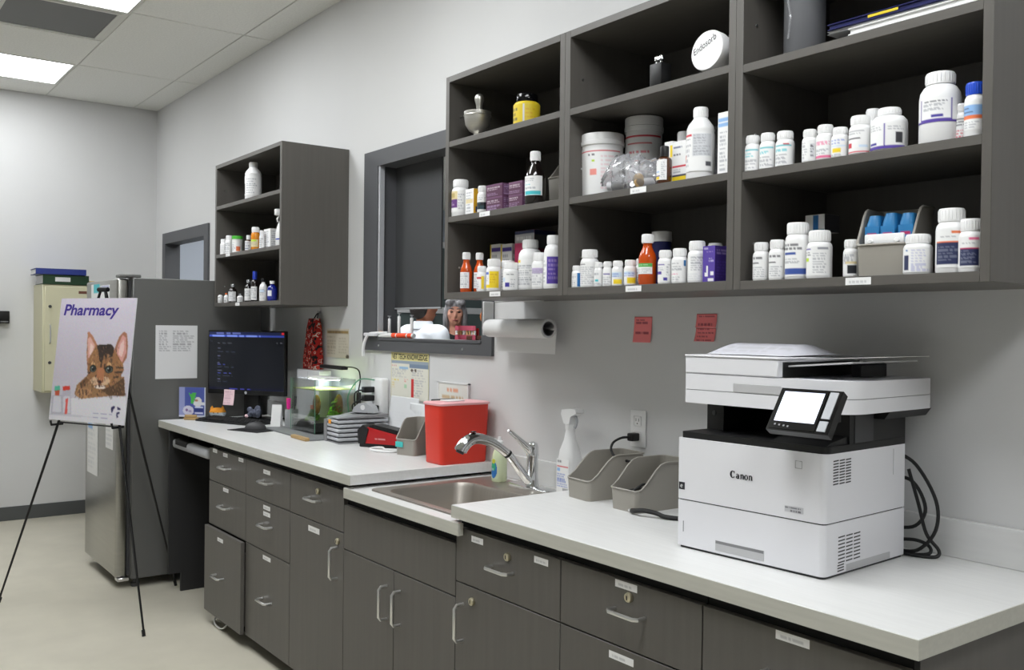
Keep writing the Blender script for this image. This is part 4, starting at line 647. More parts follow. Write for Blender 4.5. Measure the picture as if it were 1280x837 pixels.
  ('B', 'pill_bottle', 'shorter white bottle with navy panel and pink mark at right end', 'bottle', 'medicines on the lower shelf of the right unit', -0.949, -0.33, 1.566, 0.0236, 0.106, {'lab': [('r', 0.5, 0.06, 0.8, 0.13, 'pink'), ('t', 0.25, 0.18, 0.7, 0.28, 1, 'gr'), ('r', 0.12, 0.38, 0.82, 0.9, 'navy'), ('r', 0.12, 0.36, 0.82, 0.385, 'magenta'), ('t', 0.17, 0.44, 0.77, 0.86, 7, 'gr')], 'lz': (0.08, 0.78)}),
  ('B', 'white_jug', 'white plastic jug bottle alone on the top shelf of far cabinet', 'bottle', 'things in the far cabinet', -4.811, -0.31, 2.108, 0.0435, 0.198, {'st': 'rinse', 'lab': [('r', 0, 0.35, 0.2, 0.9, 'dk'), ('t', 0.3, 0.1, 0.9, 0.9, 7, 'gr')], 'lz': (0.1, 0.6)}),
  ('B', 'pill_bottle', 'small white tub at left end of far cabinet middle shelf', 'bottle', 'medicines on the middle shelf of the far cabinet', -5.179, -0.335, 1.836, 0.0191, 0.087, {'lab': [('t', 0.1, 0.1, 0.9, 0.9, 5, 'gr')], 'lz': (0.05, 0.7)}),
  ('B', 'pill_bottle', 'white pill bottle between white tub and green-lidded jar', 'bottle', 'medicines on the middle shelf of the far cabinet', -5.124, -0.322, 1.836, 0.0223, 0.104, {'lab': [('t', 0.1, 0.1, 0.9, 0.9, 5, 'gr')], 'lz': (0.05, 0.7)}),
  ('B', 'green_lid_jar', 'white jar with bright green lid in far cabinet', 'jar', 'medicines on the middle shelf of the far cabinet', -4.997, -0.325, 1.836, 0.0295, 0.092, {'cap': 'greencap', 'st': 'tub', 'lab': [('t', 0.1, 0.1, 0.6, 0.9, 5, 'gr'), ('r', 0.6, 0.5, 0.95, 0.9, 'orange')], 'lz': (0.05, 0.7)}),
  ('B', 'vial', 'dark glass vial with white label between green-lidded and amber bottles', 'bottle', 'medicines on the middle shelf of the far cabinet', -4.856, -0.316, 1.836, 0.0182, 0.087, {'body': 'brown', 'cap': 'w', 'st': 'dropper', 'lab': [('t', 0.1, 0.1, 0.9, 0.9, 5, 'navy')], 'lz': (0.08, 0.65)}),
  ('B', 'amber_pill_bottle', 'amber bottle with white cap and pale label in far cabinet', 'bottle', 'medicines on the middle shelf of the far cabinet', -4.719, -0.331, 1.836, 0.023, 0.118, {'body': 'honey', 'cap': 'w', 'lab': [('r', 0, 0, 1, 1, 'tan'), ('t', 0.1, 0.1, 0.9, 0.9, 5, 'gr'), ('r', 0.2, 0.1, 0.8, 0.3, 'lime')], 'lz': (0.12, 0.45)}),
  ('B', 'pill_bottle', 'narrow white bottle beside the amber bottle in far cabinet', 'bottle', 'medicines on the middle shelf of the far cabinet', -4.656, -0.321, 1.836, 0.0134, 0.097, {'lab': [('t', 0.1, 0.1, 0.9, 0.9, 5, 'gr')], 'lz': (0.05, 0.7)}),
  ('X', 'white_carton', 'white carton behind the spray bottle in the far cabinet', 'box', 'medicines on the middle shelf of the far cabinet', -4.63, -0.274, 1.836, 0.085, 0.105, {'d': 0.06, 'col': 'w', 'front': [('t', 0.1, 0.1, 0.9, 0.9, 8, 'gr')], 'side': [('t', 0.1, 0.1, 0.9, 0.9, 8, 'gr')]}),
  ('B', 'vial', 'small vial with orange cap at left end of far cabinet bottom shelf', 'bottle', 'medicines on the bottom shelf of the far cabinet', -5.236, -0.335, 1.566, 0.0193, 0.062, {'cap': 'orange', 'st': 'vial', 'lab': [('t', 0.1, 0.1, 0.9, 0.9, 4, 'dk')], 'lz': (0.08, 0.6)}),
  ('B', 'vial', 'second small vial with orange cap on far cabinet bottom shelf', 'bottle', 'medicines on the bottom shelf of the far cabinet', -5.114, -0.341, 1.566, 0.0133, 0.054, {'cap': 'orange', 'st': 'vial', 'lab': [('t', 0.1, 0.1, 0.9, 0.9, 4, 'dk')], 'lz': (0.08, 0.6)}),
  ('B', 'vial', 'brown vial with silver cap and white label in far cabinet', 'bottle', 'medicines on the bottom shelf of the far cabinet', -5.068, -0.321, 1.566, 0.0232, 0.102, {'body': 'dkbrown', 'cap': 'silver', 'st': 'vial', 'lab': [('t', 0.1, 0.1, 0.9, 0.9, 5, 'gr')], 'lz': (0.08, 0.6)}),
  ('B', 'vial', 'tiny clear vial with white label, front of far cabinet bottom shelf', 'bottle', 'medicines on the bottom shelf of the far cabinet', -4.912, -0.338, 1.566, 0.0161, 0.045, {'cap': 'silver', 'st': 'vial', 'lab': [('t', 0.1, 0.1, 0.9, 0.9, 3, 'gr')], 'lz': (0.08, 0.6)}),
  ('B', 'vial', 'tall brown vial with silver cap left of the blue-capped bottle', 'bottle', 'medicines on the bottom shelf of the far cabinet', -4.803, -0.335, 1.566, 0.019, 0.117, {'body': 'dkbrown', 'cap': 'silver', 'st': 'vial', 'lab': [('t', 0.1, 0.1, 0.9, 0.9, 6, 'gr')], 'lz': (0.06, 0.6)}),
  ('B', 'dropper_bottle', 'dark bottle with tall blue dropper cap in far cabinet', 'bottle', 'medicines on the bottom shelf of the far cabinet', -4.74, -0.325, 1.566, 0.0189, 0.159, {'body': 'dkbrown', 'cap': 'royalcap', 'st': 'dropper', 'lab': [('t', 0.1, 0.1, 0.9, 0.9, 6, 'gr')], 'lz': (0.06, 0.5)}),
  ('B', 'vial', 'pale vial with dark cap right of the blue-capped bottle', 'bottle', 'medicines on the bottom shelf of the far cabinet', -4.611, -0.33, 1.566, 0.0195, 0.117, {'cap': 'k', 'st': 'vial', 'lab': [('t', 0.1, 0.1, 0.9, 0.9, 6, 'gr'), ('r', 0.3, 0.2, 0.8, 0.4, 'ice')], 'lz': (0.06, 0.6)}),
  ('B', 'vial', 'cobalt blue bottle with white cap at right end of far cabinet', 'bottle', 'medicines on the bottom shelf of the far cabinet', -4.493, -0.33, 1.566, 0.0241, 0.101, {'body': 'cobalt', 'cap': 'w', 'st': 'vial', 'lab': [('r', 0, 0, 1, 1, 'cobalt'), ('r', 0.2, 0.2, 0.6, 0.7, 'w')], 'lz': (0.1, 0.6)}),
]

for it in ITEMS:
    (make_bottle if it[0] == 'B' else make_carton)(*it[1:10], it[10])

# mortar and pestle
t = thing('mortar', 'polished steel mortar on the top left shelf', 'mortar', (-2.72, -.31, 2.108))
MB().lathe([(.026, 0), (.028, .003), (.024, .008), (.013, .014), (.013, .018), (.03, .028), (.043, .048), (.0475, .078), (.0485, .094), (.0455, .094), (.043, .07), (.036, .045), (.01, .03)], 28).build('cup', 'steel', t)
MB().lathe([(.0487, .078), (.0497, .08), (.0487, .082)], 28, cap=False).build('rim_groove', 'steel', t)
t = thing('pestle', 'steel pestle standing in the steel mortar', 'pestle', (-2.72, -.31, 2.142))
MB().lathe([(.006, 0), (.016, .004), (.017, .014), (.011, .03), (.009, .055), (.0115, .085), (.0165, .102), (.0165, .112), (.012, .121), (.004, .125)], 16, (.004, .004, 0)).build('rod', 'steel', t)
# yellow labelled jar
t = thing('yellow_label_jar', 'small jar with yellow label and black lid beside the mortar', 'jar', (-2.442, -.305, 2.108))
MB().lathe([(.042, 0), (.044, .003), (.044, .066), (.04, .072), (.034, .076)], 28).build('body', 'yellow', t)
MB().lathe([(.035, .074), (.036, .076), (.036, .098), (.033, .102)], 24).build('lid', 'black_gloss', t)
Canvas(40, 20, (216, 190, 40)).cmds([('t', .1, .15, .45, .9, 3, 'dk'), ('r', .56, 0, .59, 1, 'palegr'), ('t', .62, .2, .95, .8, 3, 'mustard')]).curved('label', t, .0446, .004, .064, 2.6, -1.1)
# small black gadget with steel knobs
t = thing('tuning_gadget', 'small black box with two silver knobs on the top middle shelf', 'gadget', (-1.808, -.335, 2.105))
MB().rbox(-.022, .022, -.02, .02, 0, .062, .003, 2).build('body', 'black', t)
for x in (-.008, .008): MB().lathe([(.004, .06), (.004, .068), (.008, .072), (.0085, .08), (.005, .085)], 14, (x, -.004, 0)).build('knob', 'chrome', t)
# tub lying on its side with handwriting on its lid
t = thing('lidded_tub', 'white tub lying on its side, handwriting on its round lid', 'tub', (-1.64, -.29, 2.105))
R_ = .053; ax = Vector((.02, -.99, .1)).normalized(); ux = Vector((0, 0, 1)).cross(ax).normalized(); uy = ax.cross(ux)
def disc(rs):
    mb = MB(); loops = []
    for r, a in rs: loops.append([Vector((0, 0, R_+.003))+ax*a+ux*(r*math.cos(2*PI*i/36))+uy*(r*math.sin(2*PI*i/36)) for i in range(36)])
    return mb.loft(loops)
disc([(R_*.93, -.05), (R_*.95, -.045), (R_*.95, .024)]).build('body', 'w', t)
ld = disc([(R_, .02), (R_*1.01, .024), (R_, .03), (R_, .046), (R_*.965, .05), (R_*.3, .0502)]).build('lid', 'w', t)
q = Matrix.Rotation(.42, 3, ax); text_part('handwriting', 'Endosorb', .026, ld, Vector((0, 0, R_+.003))+ax*.0512+(q@ux)*-.04+(q@uy)*.01, q@ux, q@uy, 'ink', .2, 0, .078)
# grey wrapped roll on the top right shelf
t = thing('grey_roll', 'grey plastic-wrapped roll standing on the top right shelf', 'roll', (-1.40, -.26, 2.095))
MB().lathe([(.046, 0), (.049, .004), (.049, .19), (.04, .194), (.02, .194), (.02, .19)], 26).build('roll', 'roll_grey', t)
MB().tube(smooth([(-.01, -.05, .05), (-.004, -.05, .1), (-.012, -.05, .15), (-.006, -.05, .188)], 4), .003, 5).build('wrap_fold', 'bag', t)
# papers and folders lying at the right
for nm, lb, ct, x0, x1, z0, th, mt, dy, rz in (
  ('paper_pack', 'white paper pack lying lowest on the top right shelf', 'paper', -1.215, -.93, 2.0955, .016, 'paper', 0, -.0),
  ('grey_folder', 'pale grey folder lying on the white paper pack', 'folder', -1.275, -.925, 2.112, .007, 'silver_plastic', .01, .02),
  ('navy_folder', 'navy blue folder with yellow mark lying on top of the papers', 'folder', -1.27, -.93, 2.1195, .014, 'navy', .004, .015)):
    t = thing(nm, lb, ct, ((x0+x1)/2, -.25+dy, z0), rz); hw = (x1-x0)/2
    MB().rbox(-hw, hw, -.11, .11, 0, th*.2, .0008).build('back_cover', mt, t); MB().rbox(-hw, hw, -.11, .11, th*.8, th, .0008).build('front_cover', mt, t)
    MB().box(-hw+.004, hw-.004, -.106, .108, th*.2, th*.8).build('pages', 'paper' if mt != 'navy' else 'navy', t)
    if mt == 'navy': MB().box(-.07, .0, -.1105, -.1098, th*.3, th*.7).build('mark', 'yellow', t)
# open parts bins
def make_bin(label, loc, w_, l_, h_, rz, hf=.45, group='grey plastic parts bins'):
    t = thing('parts_bin', label, 'bin', loc, rz, group)
    def hgt(y):
        s_ = min(1, max(0, (y+l_/2)/(l_*.5))); return h_*(hf+(1-hf)*s_*s_*(3-2*s_))
    def ring(off, k, floor=0):
        out = []
        for x, y, _ in rrect(0, 0, w_/2, l_/2, .016, 0, 6):
            z = floor+(hgt(y)-floor)*k; q = .9+.1*z/h_; f_ = 1-off/min(w_, l_)*2
            out.append((x*q*f_, y*(.94+.06*z/h_)*(1-off/l_*2), z))
        return out
    # extra points along the long sides so the scooped edge reads as a curve
    def fine(r):
        out = []
        for i, p in enumerate(r):
            q = r[(i+1) % len(r)]; n_ = 10 if abs(p[1]-q[1]) > l_*.4 else 1
            for j in range(n_): out.append(tuple(p[a]+(q[a]-p[a])*j/n_ for a in range(3)))
        return out
    def refit(r, off, k, floor):
        return [(x, y, floor+(hgt(y/(.97))-floor)*k) for x, y, z in r]
    lo = [refit(fine(ring(0, k)), 0, k, 0) for k in (0, .25, .5, .75, 1)]; li = [refit(fine(ring(.003, k, .003)), .003, k, .003) for k in (1, .75, .5, .25, 0)]
    MB().loft(lo+li).build('body', 'bin', t)
    top = [Vector(p) for p in lo[-1]]; MB().tube(top+[top[0]], .003, 6).build('rim', 'bin', t)
    return t
make_bin('grey open bin on the worktop, the one nearer the sink', (-2.195, -.165, CT), .125, .225, .137, -.1)
make_bin('grey open bin holding black cables, beside the printer', (-1.985, -.175, CT), .125, .225, .14, -.02)
make_bin('grey open bin on the lower right shelf holding blue packets', (-1.15, -.272, 1.566), .125, .135, .152, .14)
make_bin('grey open bin with turquoise sticker beside the red sharps container', (-3.37, -.155, CT), .115, .15, .145, .3)
make_bin('grey bin at the right end of the shelf behind the dark syrup bottle', (-2.335, -.19, 1.839), .105, .15, .155, .0, .6)
MB().rbox(-.03, .012, -.0012, 0, -.01, .012, .0003).build('sticker', 'teal_tag', thing('bin_sticker', 'turquoise sticker on the front of the grey bin', 'sticker', (-3.365, -.2325, .957), .3))
for i, (dx, dz, rz, lb) in enumerate(((-.037, .03, .1, 'blue packet at the left in the grey bin'), (.0, .038, -.06, 'blue packet in the middle of the grey bin'), (.036, .032, .12, 'blue packet at the right in the grey bin'))):
    t = thing('blue_packet', lb, 'packet', (-1.15+dx*1.0, -.268+dx*.13, 1.572), .14+rz*.4, 'blue packets in the shelf bin')
    MB().loft([rrect(0, 0, .013, .034, .01, 0), rrect(0, 0, .0155, .038, .012, .03), rrect(0, 0, .016, .038, .012, .1+dz*.3), rrect(0, 0, .012, .03, .01, .118+dz*.4)]).build('body', 'bluecap' if 0 else 'navy' if i == 9 else 'teal_blue' if 'teal_blue' in MATS else mat('teal_blue', (40, 120, 176), .4).name, t)
    Canvas(10, 24, (40, 120, 176)).cmds([('r', .2, .2, .8, .3, 'magenta'), ('t', .1, .4, .9, .9, 4, 'w')]).flat('print', t, (-.0155, -.0392, .03), (.031, 0, 0), (0, 0, .075))
t = thing('white_tag', 'white plastic clip card lying in front of the blue packets', 'card', (-1.14, -.3245, 1.628), .14)
MB().rbox(-.045, .042, -.004, .004, 0, .03, .003, 2).build('card', 'w', t)
for x in (-.03, .028): MB().lathe([(.006, 0), (.006, -.004), (.004, -.006)], 12, (x, -.004, .014), 'y').build('stud', 'w', t)

# clear bags with small bottles on the middle shelf
t = thing('clear_bag', 'crumpled clear plastic bag lying in front of the white tub', 'bag', (-1.935, -.305, 1.838))
rb = random.Random(5)
mb = MB(); mb.ell((0, 0, .045), .115, .046, .045, 40, 24)
def crumple(p):
    x, y, z = p; n_ = .006*math.sin(x*130+y*90)+.005*math.sin(x*210-z*160)+.004*math.sin(z*260+y*190)
    k = 1+.12*math.sin(z*90+y*40); return (x*k+n_*.6, y*(1+.1*math.sin(x*70))+n_*.5, max(.0012, z*(1.1-.35*x/.115)+n_))
mb.v = [crumple(p) for p in mb.v]
mb.build('film', 'bag', t, 80)
for i, (x, y, z, a, el) in enumerate(((-.06, -.01, .022, .3, .1), (.03, -.012, .03, 2.4, -.5), (-.01, .01, .05, 2.6, -.5), (.05, .008, .02, .2, 0))):
    b_ = thing('bagged_bottle', ['small white bottle lying at the left in the clear bag', 'small bottle with tan contents in the clear bag', 'small bottle with its white cap sticking up in the clear bag', 'small white bottle at the right in the clear bag'][i], 'bottle', (-1.935+x, -.305+y, 1.838+z), 0, 'small bottles in the clear bag')
    b_.rotation_euler = (0, PI/2+el, a)
    MB().lathe([(.012, -.03), (.014, -.028), (.014, .012), (.008, .02), (.008, .024)], 16).build('body', 'honey' if i == 1 and 0 else 'card' if i != 1 else 'bone', b_); MB().lathe([(.0105, .02), (.0105, .034), (.009, .036)], 16).build('cap', 'w', b_)
t = thing('clear_bag', 'clear plastic bag standing upright behind the brown dropper bottle', 'bag', (-1.79, -.19, 1.838))
mb = MB(); mb.loft([rrect(0, 0, .04, .025, .012, .002), rrect(0, 0, .05, .03, .014, .05), rrect(.01, 0, .042, .02, .012, .1), rrect(.02, 0, .03, .006, .004, .15), rrect(.03, .004, .034, .002, .001, .17)])
mb.build('film', 'bag', t, 80)
# spray bottle in far cabinet
t = thing('spray_bottle', 'white trigger spray bottle with blue stripe in the far cabinet', 'bottle', (-4.395, -.315, 1.836))
MB().lathe([(.036, 0), (.038, .004), (.038, .07), (.03, .1), (.014, .14), (.012, .15)], 20).build('body', 'w', t); MB().lathe([(.0383, .03), (.0383, .036)], 20, cap=False).build('stripe', 'royalcap', t)
MB().rbox(-.012, .012, -.045, .018, .15, .182, .005, 2).build('trigger_head', 'w', t); MB().tube([(0, -.022, .152), (0, -.034, .13), (0, -.03, .118)], .004, 6).build('trigger', 'w', t)

# ================================================================== PRINTER
t = thing('printer', 'large white office laser printer with scanner lid and touch screen', 'printer', (-1.39, -.469, CT), math.radians(3.5))
def pout(x0, x1, y0, y1, rf, rb=.006, rl=.006):
    pts = []
    for cx_, cy_, r, a0 in ((x1-rf, y0+rf, rf, -PI/2), (x1-rb, y1-rb, rb, 0), (x0+rb, y1-rb, rb, PI/2), (x0+rl, y0+rl, rl, PI)):
        for k in range(7): a = a0+PI/2*k/6; pts.append((cx_+r*math.cos(a), cy_+r*math.sin(a)))
    return pts
def sm(p): return p
MB().prism(pout(-.196, .196, .006, .345, .012), 'z', 0, .01).build('foot_plinth', 'dark_grey', t)
lt = MB().prism(pout(-.2, .2, 0, .35, .014), 'z', .006, .1165).build('paper_drawer', 'printer_white', t)
MB().prism(pout(-.197, .197, .003, .347, .012), 'z', .1165, .1195).build('seam', 'dark_grey', t)
bd = MB().prism(pout(-.2, .2, 0, .35, .014), 'z', .1195, .268).build('body', 'printer_white', t)
MB().prism(pout(-.194, .2, .006, .35, .02), 'z', .268, .283).build('output_deck', 'black', t)
# recessed pull of the paper drawer: flat plates, the hollow's shade painted in grey
MB().rbox(-.084, .051, -.0008, .004, .012, .036, .0006).build('pull_recess', 'printer_grey', lt)
MB().box(-.083, .05, -.001, .003, .029, .0355).build('pull_shade_strip', 'mid_grey', lt)
bk = MB(); bk.box(-.19, -.14, .1, .345, .283, .352).box(-.14, .1, .3, .345, .283, .352).box(.1, .198, .1, .349, .283, .352)
bk.prism([(.1, .283), (.1, .30), (.03, .29), (.012, .283)], 'x', .06, .194); bk.build('delivery_bay', 'black', t)
MB().lathe([(.006, 0), (.006, -.002)], 12, (-.168, .1, .325), 'y').build('bay_button', 'dark_grey', t)
MB().box(.1985, .1995, .12, .2, .285, .35).build('side_panel_line', 'dark_grey', t)
sc_ = MB(); sc_.prism(pout(-.2, .24, .022, .40, .07, .02), 'z', .353, .3845); sc_.build('scanner_bed', 'printer_white', t)
MB().prism(pout(-.198, .238, .024, .398, .068, .02), 'z', .3845, .3862).build('lid_seam', 'mid_grey', t)
sl = MB().prism(pout(-.2, .24, .022, .40, .07, .02), 'z', .3862, .424).build('scanner_lid', 'printer_white', t)
MB().prism([(.12, .353), (.238, .353), (.225, .335), (.13, .335)], 'y', .2, .395).build('scanner_bracket', 'black', t)
MB().rbox(-.055, .075, .0212, .03, .387, .407, .0006).build('lid_grip', 'printer_grey', sl)
ad = MB().rbox(-.2, .066, .022, .39, .4255, .466, .003, 1).build('document_feeder', 'printer_white', t)
MB().rbox(-.2, .07, .02, .392, .466, .4705, .0015).build('feeder_cover', 'printer_white', ad)
MB().box(.066, .068, .04, .37, .426, .46).build('feeder_slot', 'black', ad)
tr = MB(); tr.prism([(.068, .449), (.068, .4525), (.225, .466), (.225, .4625)], 'y', .06, .35); tr.build('document_tray', 'printer_grey', t)
MB().rbox(.12, .145, .24, .36, .424, .455, .002).build('tray_post', 'dark_grey', t)
# panel
pn = Vector((0, -.09, .322)); pt = Vector((0, -.03, .408)); pd = (pt-pn); pl_ = pd.length; pv = pd.normalized(); pnrm = Vector((1, 0, 0)).cross(pv)
def pp(x, s, d): return Vector((x, 0, 0))+pn+pv*s+pnrm*d
def pbox(x0, x1, s0, s1, d0, d1):
    mb = MB(); P = [pp(x, s, d) for d in (d0, d1) for x, s in ((x0, s0), (x1, s0), (x1, s1), (x0, s1))]
    return mb.add(P, [(3,2,1,0),(4,5,6,7),(0,1,5,4),(1,2,6,5),(2,3,7,6),(3,0,4,7)])
sp_ = -1 if pnrm.y > 0 else 1
pc = pbox(.112, .258, 0, pl_, -.02*sp_, -.001*sp_).build('control_panel', 'black_gloss', t)
pbox(.118, .226, .004, pl_-.003, -.001*sp_, .0002*sp_).build('bezel_glass', 'black_gloss', pc)
scv = Canvas(40, 28, (214, 220, 236)); scv.rect(0, 0, 1, .12, (196, 200, 220)); scv.rect(.0, .82, 1, 1, (200, 202, 214))
scv.flat('touch_screen_glare', pc, pp(.124, .022, .0008*sp_), Vector((.096, 0, 0)), pv*(pl_-.031), 'touch')  # pale glow painted in for the ceiling light mirrored in the glass
pbox(.231, .25, .006, .03, -.001*sp_, .0012*sp_).build('key_strip', 'silver_plastic', pc); pbox(.231, .25, .036, pl_-.005, -.001*sp_, .0012*sp_).build('key_strip', 'silver_plastic', pc)
for x, s in ((.128, .012), (.139, .011), (.15, .010), (.16, .009)): pbox(x, x+.004, s, s+.004, .0002*sp_, .0008*sp_).build('key_light', 'mid_grey', pc)
MB().box(.15, .2, -.06, .06, .335, .35).build('panel_arm', 'black', t)
# vents
def vents(y0, y1, z0, z1, rows, cols):
    for i in range(rows):
        for j in range(cols):
            ya = y0+(y1-y0)*j/cols; yb = ya+(y1-y0)/cols*.86; z = z0+(z1-z0)*i/(rows-1)
            MB().add([(.2002, ya, z), (.2002, yb, z+.0008), (.2002, yb, z+.0038), (.2002, ya, z+.003)], [(0, 1, 2, 3)]).build('vent_slot', 'dark_grey', bd if z0 > .12 else lt)
vents(.032, .108, .2, .25, 9, 3); vents(.056, .152, .028, .083, 8, 3); vents(.054, .085, .01, .022, 3, 1)
MB().box(.196, .2006, .09, .28, .007, .022).build('side_grip', 'printer_grey', lt)
MB().box(.2, .2006, .29, .292, .2, .26).build('side_seam', 'printer_grey', bd)
MB().add([(-.195, -.0006, .142), (-.177, -.0006, .142), (-.177, -.0006, .16), (-.195, -.0006, .16)], [(0, 1, 2, 3)]).build('energy_mark', 'ink', bd)
text_part('energy_glyph', 'e', .016, bd, (-.19, -.0012, .147), (1, 0, 0), (0, 0, 1), 'w', .2)
Canvas(26, 10, (196, 196, 200)).cmds([('t', .05, .1, .95, .55, 1, 'dk'), ('t', .3, .55, .95, .95, 1, 'dk')]).flat('model_plate', bd, (.103, -.0008, .134), (.047, 0, 0), (0, 0, .013))
MB().tube([(.128, -.0002, .232), (.144, -.0002, .232), (.144, -.0002, .248), (.128, -.0002, .248), (.128, -.0002, .232)], .0005, 4).build('button_outline', 'mid_grey', bd)
MB().box(-.181, -.1795, -.0008, 0, .04, .066).build('paper_gauge', 'mid_grey', lt)
# Canon wordmark in heavy serif lettering
def wordmark(parent, x, z, s):
    mb = MB(); Y = -.0009
    def ring(cx, cy, rx, ry, ix, iy, a0=0, a1=2*PI, n=22, dx=0):
        vs = []; fs = []
        for i in range(n+1):
            a = a0+(a1-a0)*i/n; vs += [(x+s*(cx+rx*math.cos(a)), Y, z+s*(cy+ry*math.sin(a))), (x+s*(cx+dx+ix*math.cos(a)), Y, z+s*(cy+iy*math.sin(a)))]
        for i in range(n): fs.append((2*i, 2*i+1, 2*i+3, 2*i+2))
        mb.add(vs, fs)
    def poly(p): mb.add([(x+s*a, Y, z+s*b) for a, b in p], [tuple(range(len(p)))])
    ring(.42, .5, .44, .52, .2, .4, .75, 2*PI-.6, 22, .06); poly([(.6, .98), (.78, .98), (.74, .6), (.68, .62), (.62, .8)])
    ox = 1.0 # a
    ring(ox+.22, .2, .24, .23, .06, .12); poly([(ox+.3, 0), (ox+.53, 0), (ox+.53, .55), (ox+.3, .55)]); ring(ox+.25, .46, .25, .22, .1, .13, 0, PI*.9, 12); poly([(ox+.5, 0), (ox+.58, .02), (ox+.58, .08), (ox+.48, .1)])
    for ox in (1.68, 3.05): # n
        poly([(ox, 0), (ox+.26, 0), (ox+.26, .04), (ox+.24, .06), (ox+.24, .68), (ox-.03, .6), (ox-.03, .56), (ox+.05, .54), (ox+.05, .06), (ox, .04)])
        ring(ox+.34, .42, .29, .27, .07, .15, 0, PI*.8, 12); poly([(ox+.4, .04), (ox+.4, .46), (ox+.62, .46), (ox+.62, .06), (ox+.64, .04), (ox+.64, 0), (ox+.38, 0), (ox+.38, .04)])
    ring(2.66, .33, .33, .36, .12, .26)
    return mb.build('wordmark', 'ink', parent, 180)
wordmark(bd, -.044, .189, .0168)
# curved sheets lying on the feeder
t = thing('paper_sheet', 'curled white paper sheet lying on the printer document feeder', 'paper', (-1.47, -.3, CT+.4705), math.radians(3.5))
cv = Canvas(30, 22, (202, 202, 210)).cmds([('t', .1, .1, .9, .9, 7, 'grey')])
def shp(u, v): # u along x, v: 0 back .. 1 front
    y = .11-.2*v; x = -.11+.235*u; z = .002+.026*math.sin(PI*min(1, (v*.9+.1)))**1.2*(1-.9*max(0, u-.8)/.2)
    return (x+.03*(1-v), y, z)
ob = bpy.data.objects.new('sheet', cv.mesh('sheet', shp)); COL.objects.link(ob); ob.parent = t
sol = ob.modifiers.new('s', 'SOLIDIFY'); sol.thickness = .0006; sol.offset = 1
t = thing('paper_sheet', 'white paper sheet sticking out of the printer document tray', 'paper', (-1.24, -.27, CT+.4695), math.radians(3.5))
MB().prism([(-.07, -.003), (-.07, -.002), (.12, .0085), (.12, .0075)], 'y', -.1, .1).build('sheet', 'paper', t)
# cable bundle behind the printer
t = thing('cable_bundle', 'black cables coiled on the worktop behind the printer', 'cable', (-1.203, -.082, CT)); o = Vector((-1.2, -.09, CT))
MB(o).tube(smooth([(-1.25, -.1, 1.16), (-1.2, -.085, 1.13), (-1.155, -.075, 1.05), (-1.155, -.075, .98), (-1.19, -.09, .93), (-1.24, -.1, .923), (-1.27, -.1, .926)]), .0042, 7).build('cable', 'black_rubber', t)
MB(o).tube(smooth([(-1.26, -.1, 1.1), (-1.205, -.09, 1.09), (-1.178, -.08, 1.03), (-1.2, -.085, .985), (-1.25, -.1, .975)]), .0042, 7).build('cable', 'black_rubber', t)
MB(o).tube(smooth([(-1.21, -.1, 1.12), (-1.19, -.09, 1.04), (-1.175, -.08, .97), (-1.15, -.07, .935), (-1.15, -.08, .92), (-1.18, -.1, .919), (-1.22, -.11, .92)]), .0042, 7).build('cable', 'black_rubber', t)
MB(o).tube(smooth([(-1.25, -.09, .945), (-1.2, -.08, .95), (-1.17, -.075, .94), (-1.165, -.085, .925), (-1.2, -.1, .919), (-1.25, -.11, .919)]), .0042, 7).build('cable', 'black_rubber', t)
# cables in and before the bins
t = thing('power_adapter', 'black power adapter lying inside the grey bin beside the printer', 'adapter', (-1.985, -.19, CT+.004)); o = t.location
MB().rbox(-.03, .03, -.05, .03, 0, .03, .008, 2).build('brick', 'black', t)
MB().tube(smooth([(.0, -.05, .015), (.02, -.08, .05), (.035, -.05, .075), (.01, -.02, .06), (-.02, -.04, .05), (-.03, -.07, .05)]), .0035, 6).build('cord', 'black_rubber', t)
t = thing('black_cable', 'black cable with metal plug lying before the grey bin', 'cable', (-1.862, -.268, CT))
MB().tube(smooth([(-.085, -.02, .008), (-.06, -.03, .013), (-.03, -.028, .018), (.0, -.01, .014), (.03, -.004, .008), (.07, .02, .006), (.09, .05, .006)]), .0065, 8).build('cord', 'black_rubber', t)
MB().tube([(-.1, -.016, .007), (-.084, -.02, .008)], .004, 8).build('plug_tip', 'nickel', t)

# ================================================================== WALL-MOUNTED THINGS, SINK AREA
t = thing('wall_outlet', 'white wall outlet plate above the grey bins', 'outlet', (-2.213, 0, 1.118))
pl = MB().rbox(-.035, .035, -.006, -.0005, -.06, .06, .002, 2).build('plate', 'w', t)
for z in (.026, -.026):
    s_ = MB().rbox(-.017, .017, -.0085, -.006, z-.016, z+.016, .004, 2).build('socket', 'w', t)
    for x in (-.006, .006): MB().box(x-.001, x+.001, -.0088, -.008, z-.002, z+.008).build('slot', 'ink', s_)
    MB().lathe([(.0022, 0), (.0022, -.0006)], 8, (0, -.0085, z-.009), 'y').build('slot', 'ink', s_)
t = thing('power_plug', 'black power plug in the wall outlet, cord dropping into bins', 'plug', (-2.213, -.009, 1.092))
MB().rbox(-.013, .013, -.034, 0, -.013, .013, .004, 2).build('plug_body', 'black', t)
MB().tube(smooth([(0, -.03, 0), (-.012, -.06, -.002), (-.035, -.075, -.02), (-.025, -.09, -.045), (.03, -.11, -.062), (.1, -.13, -.06), (.14, -.12, -.075)]), .004, 7).build('cord', 'black_rubber', t)
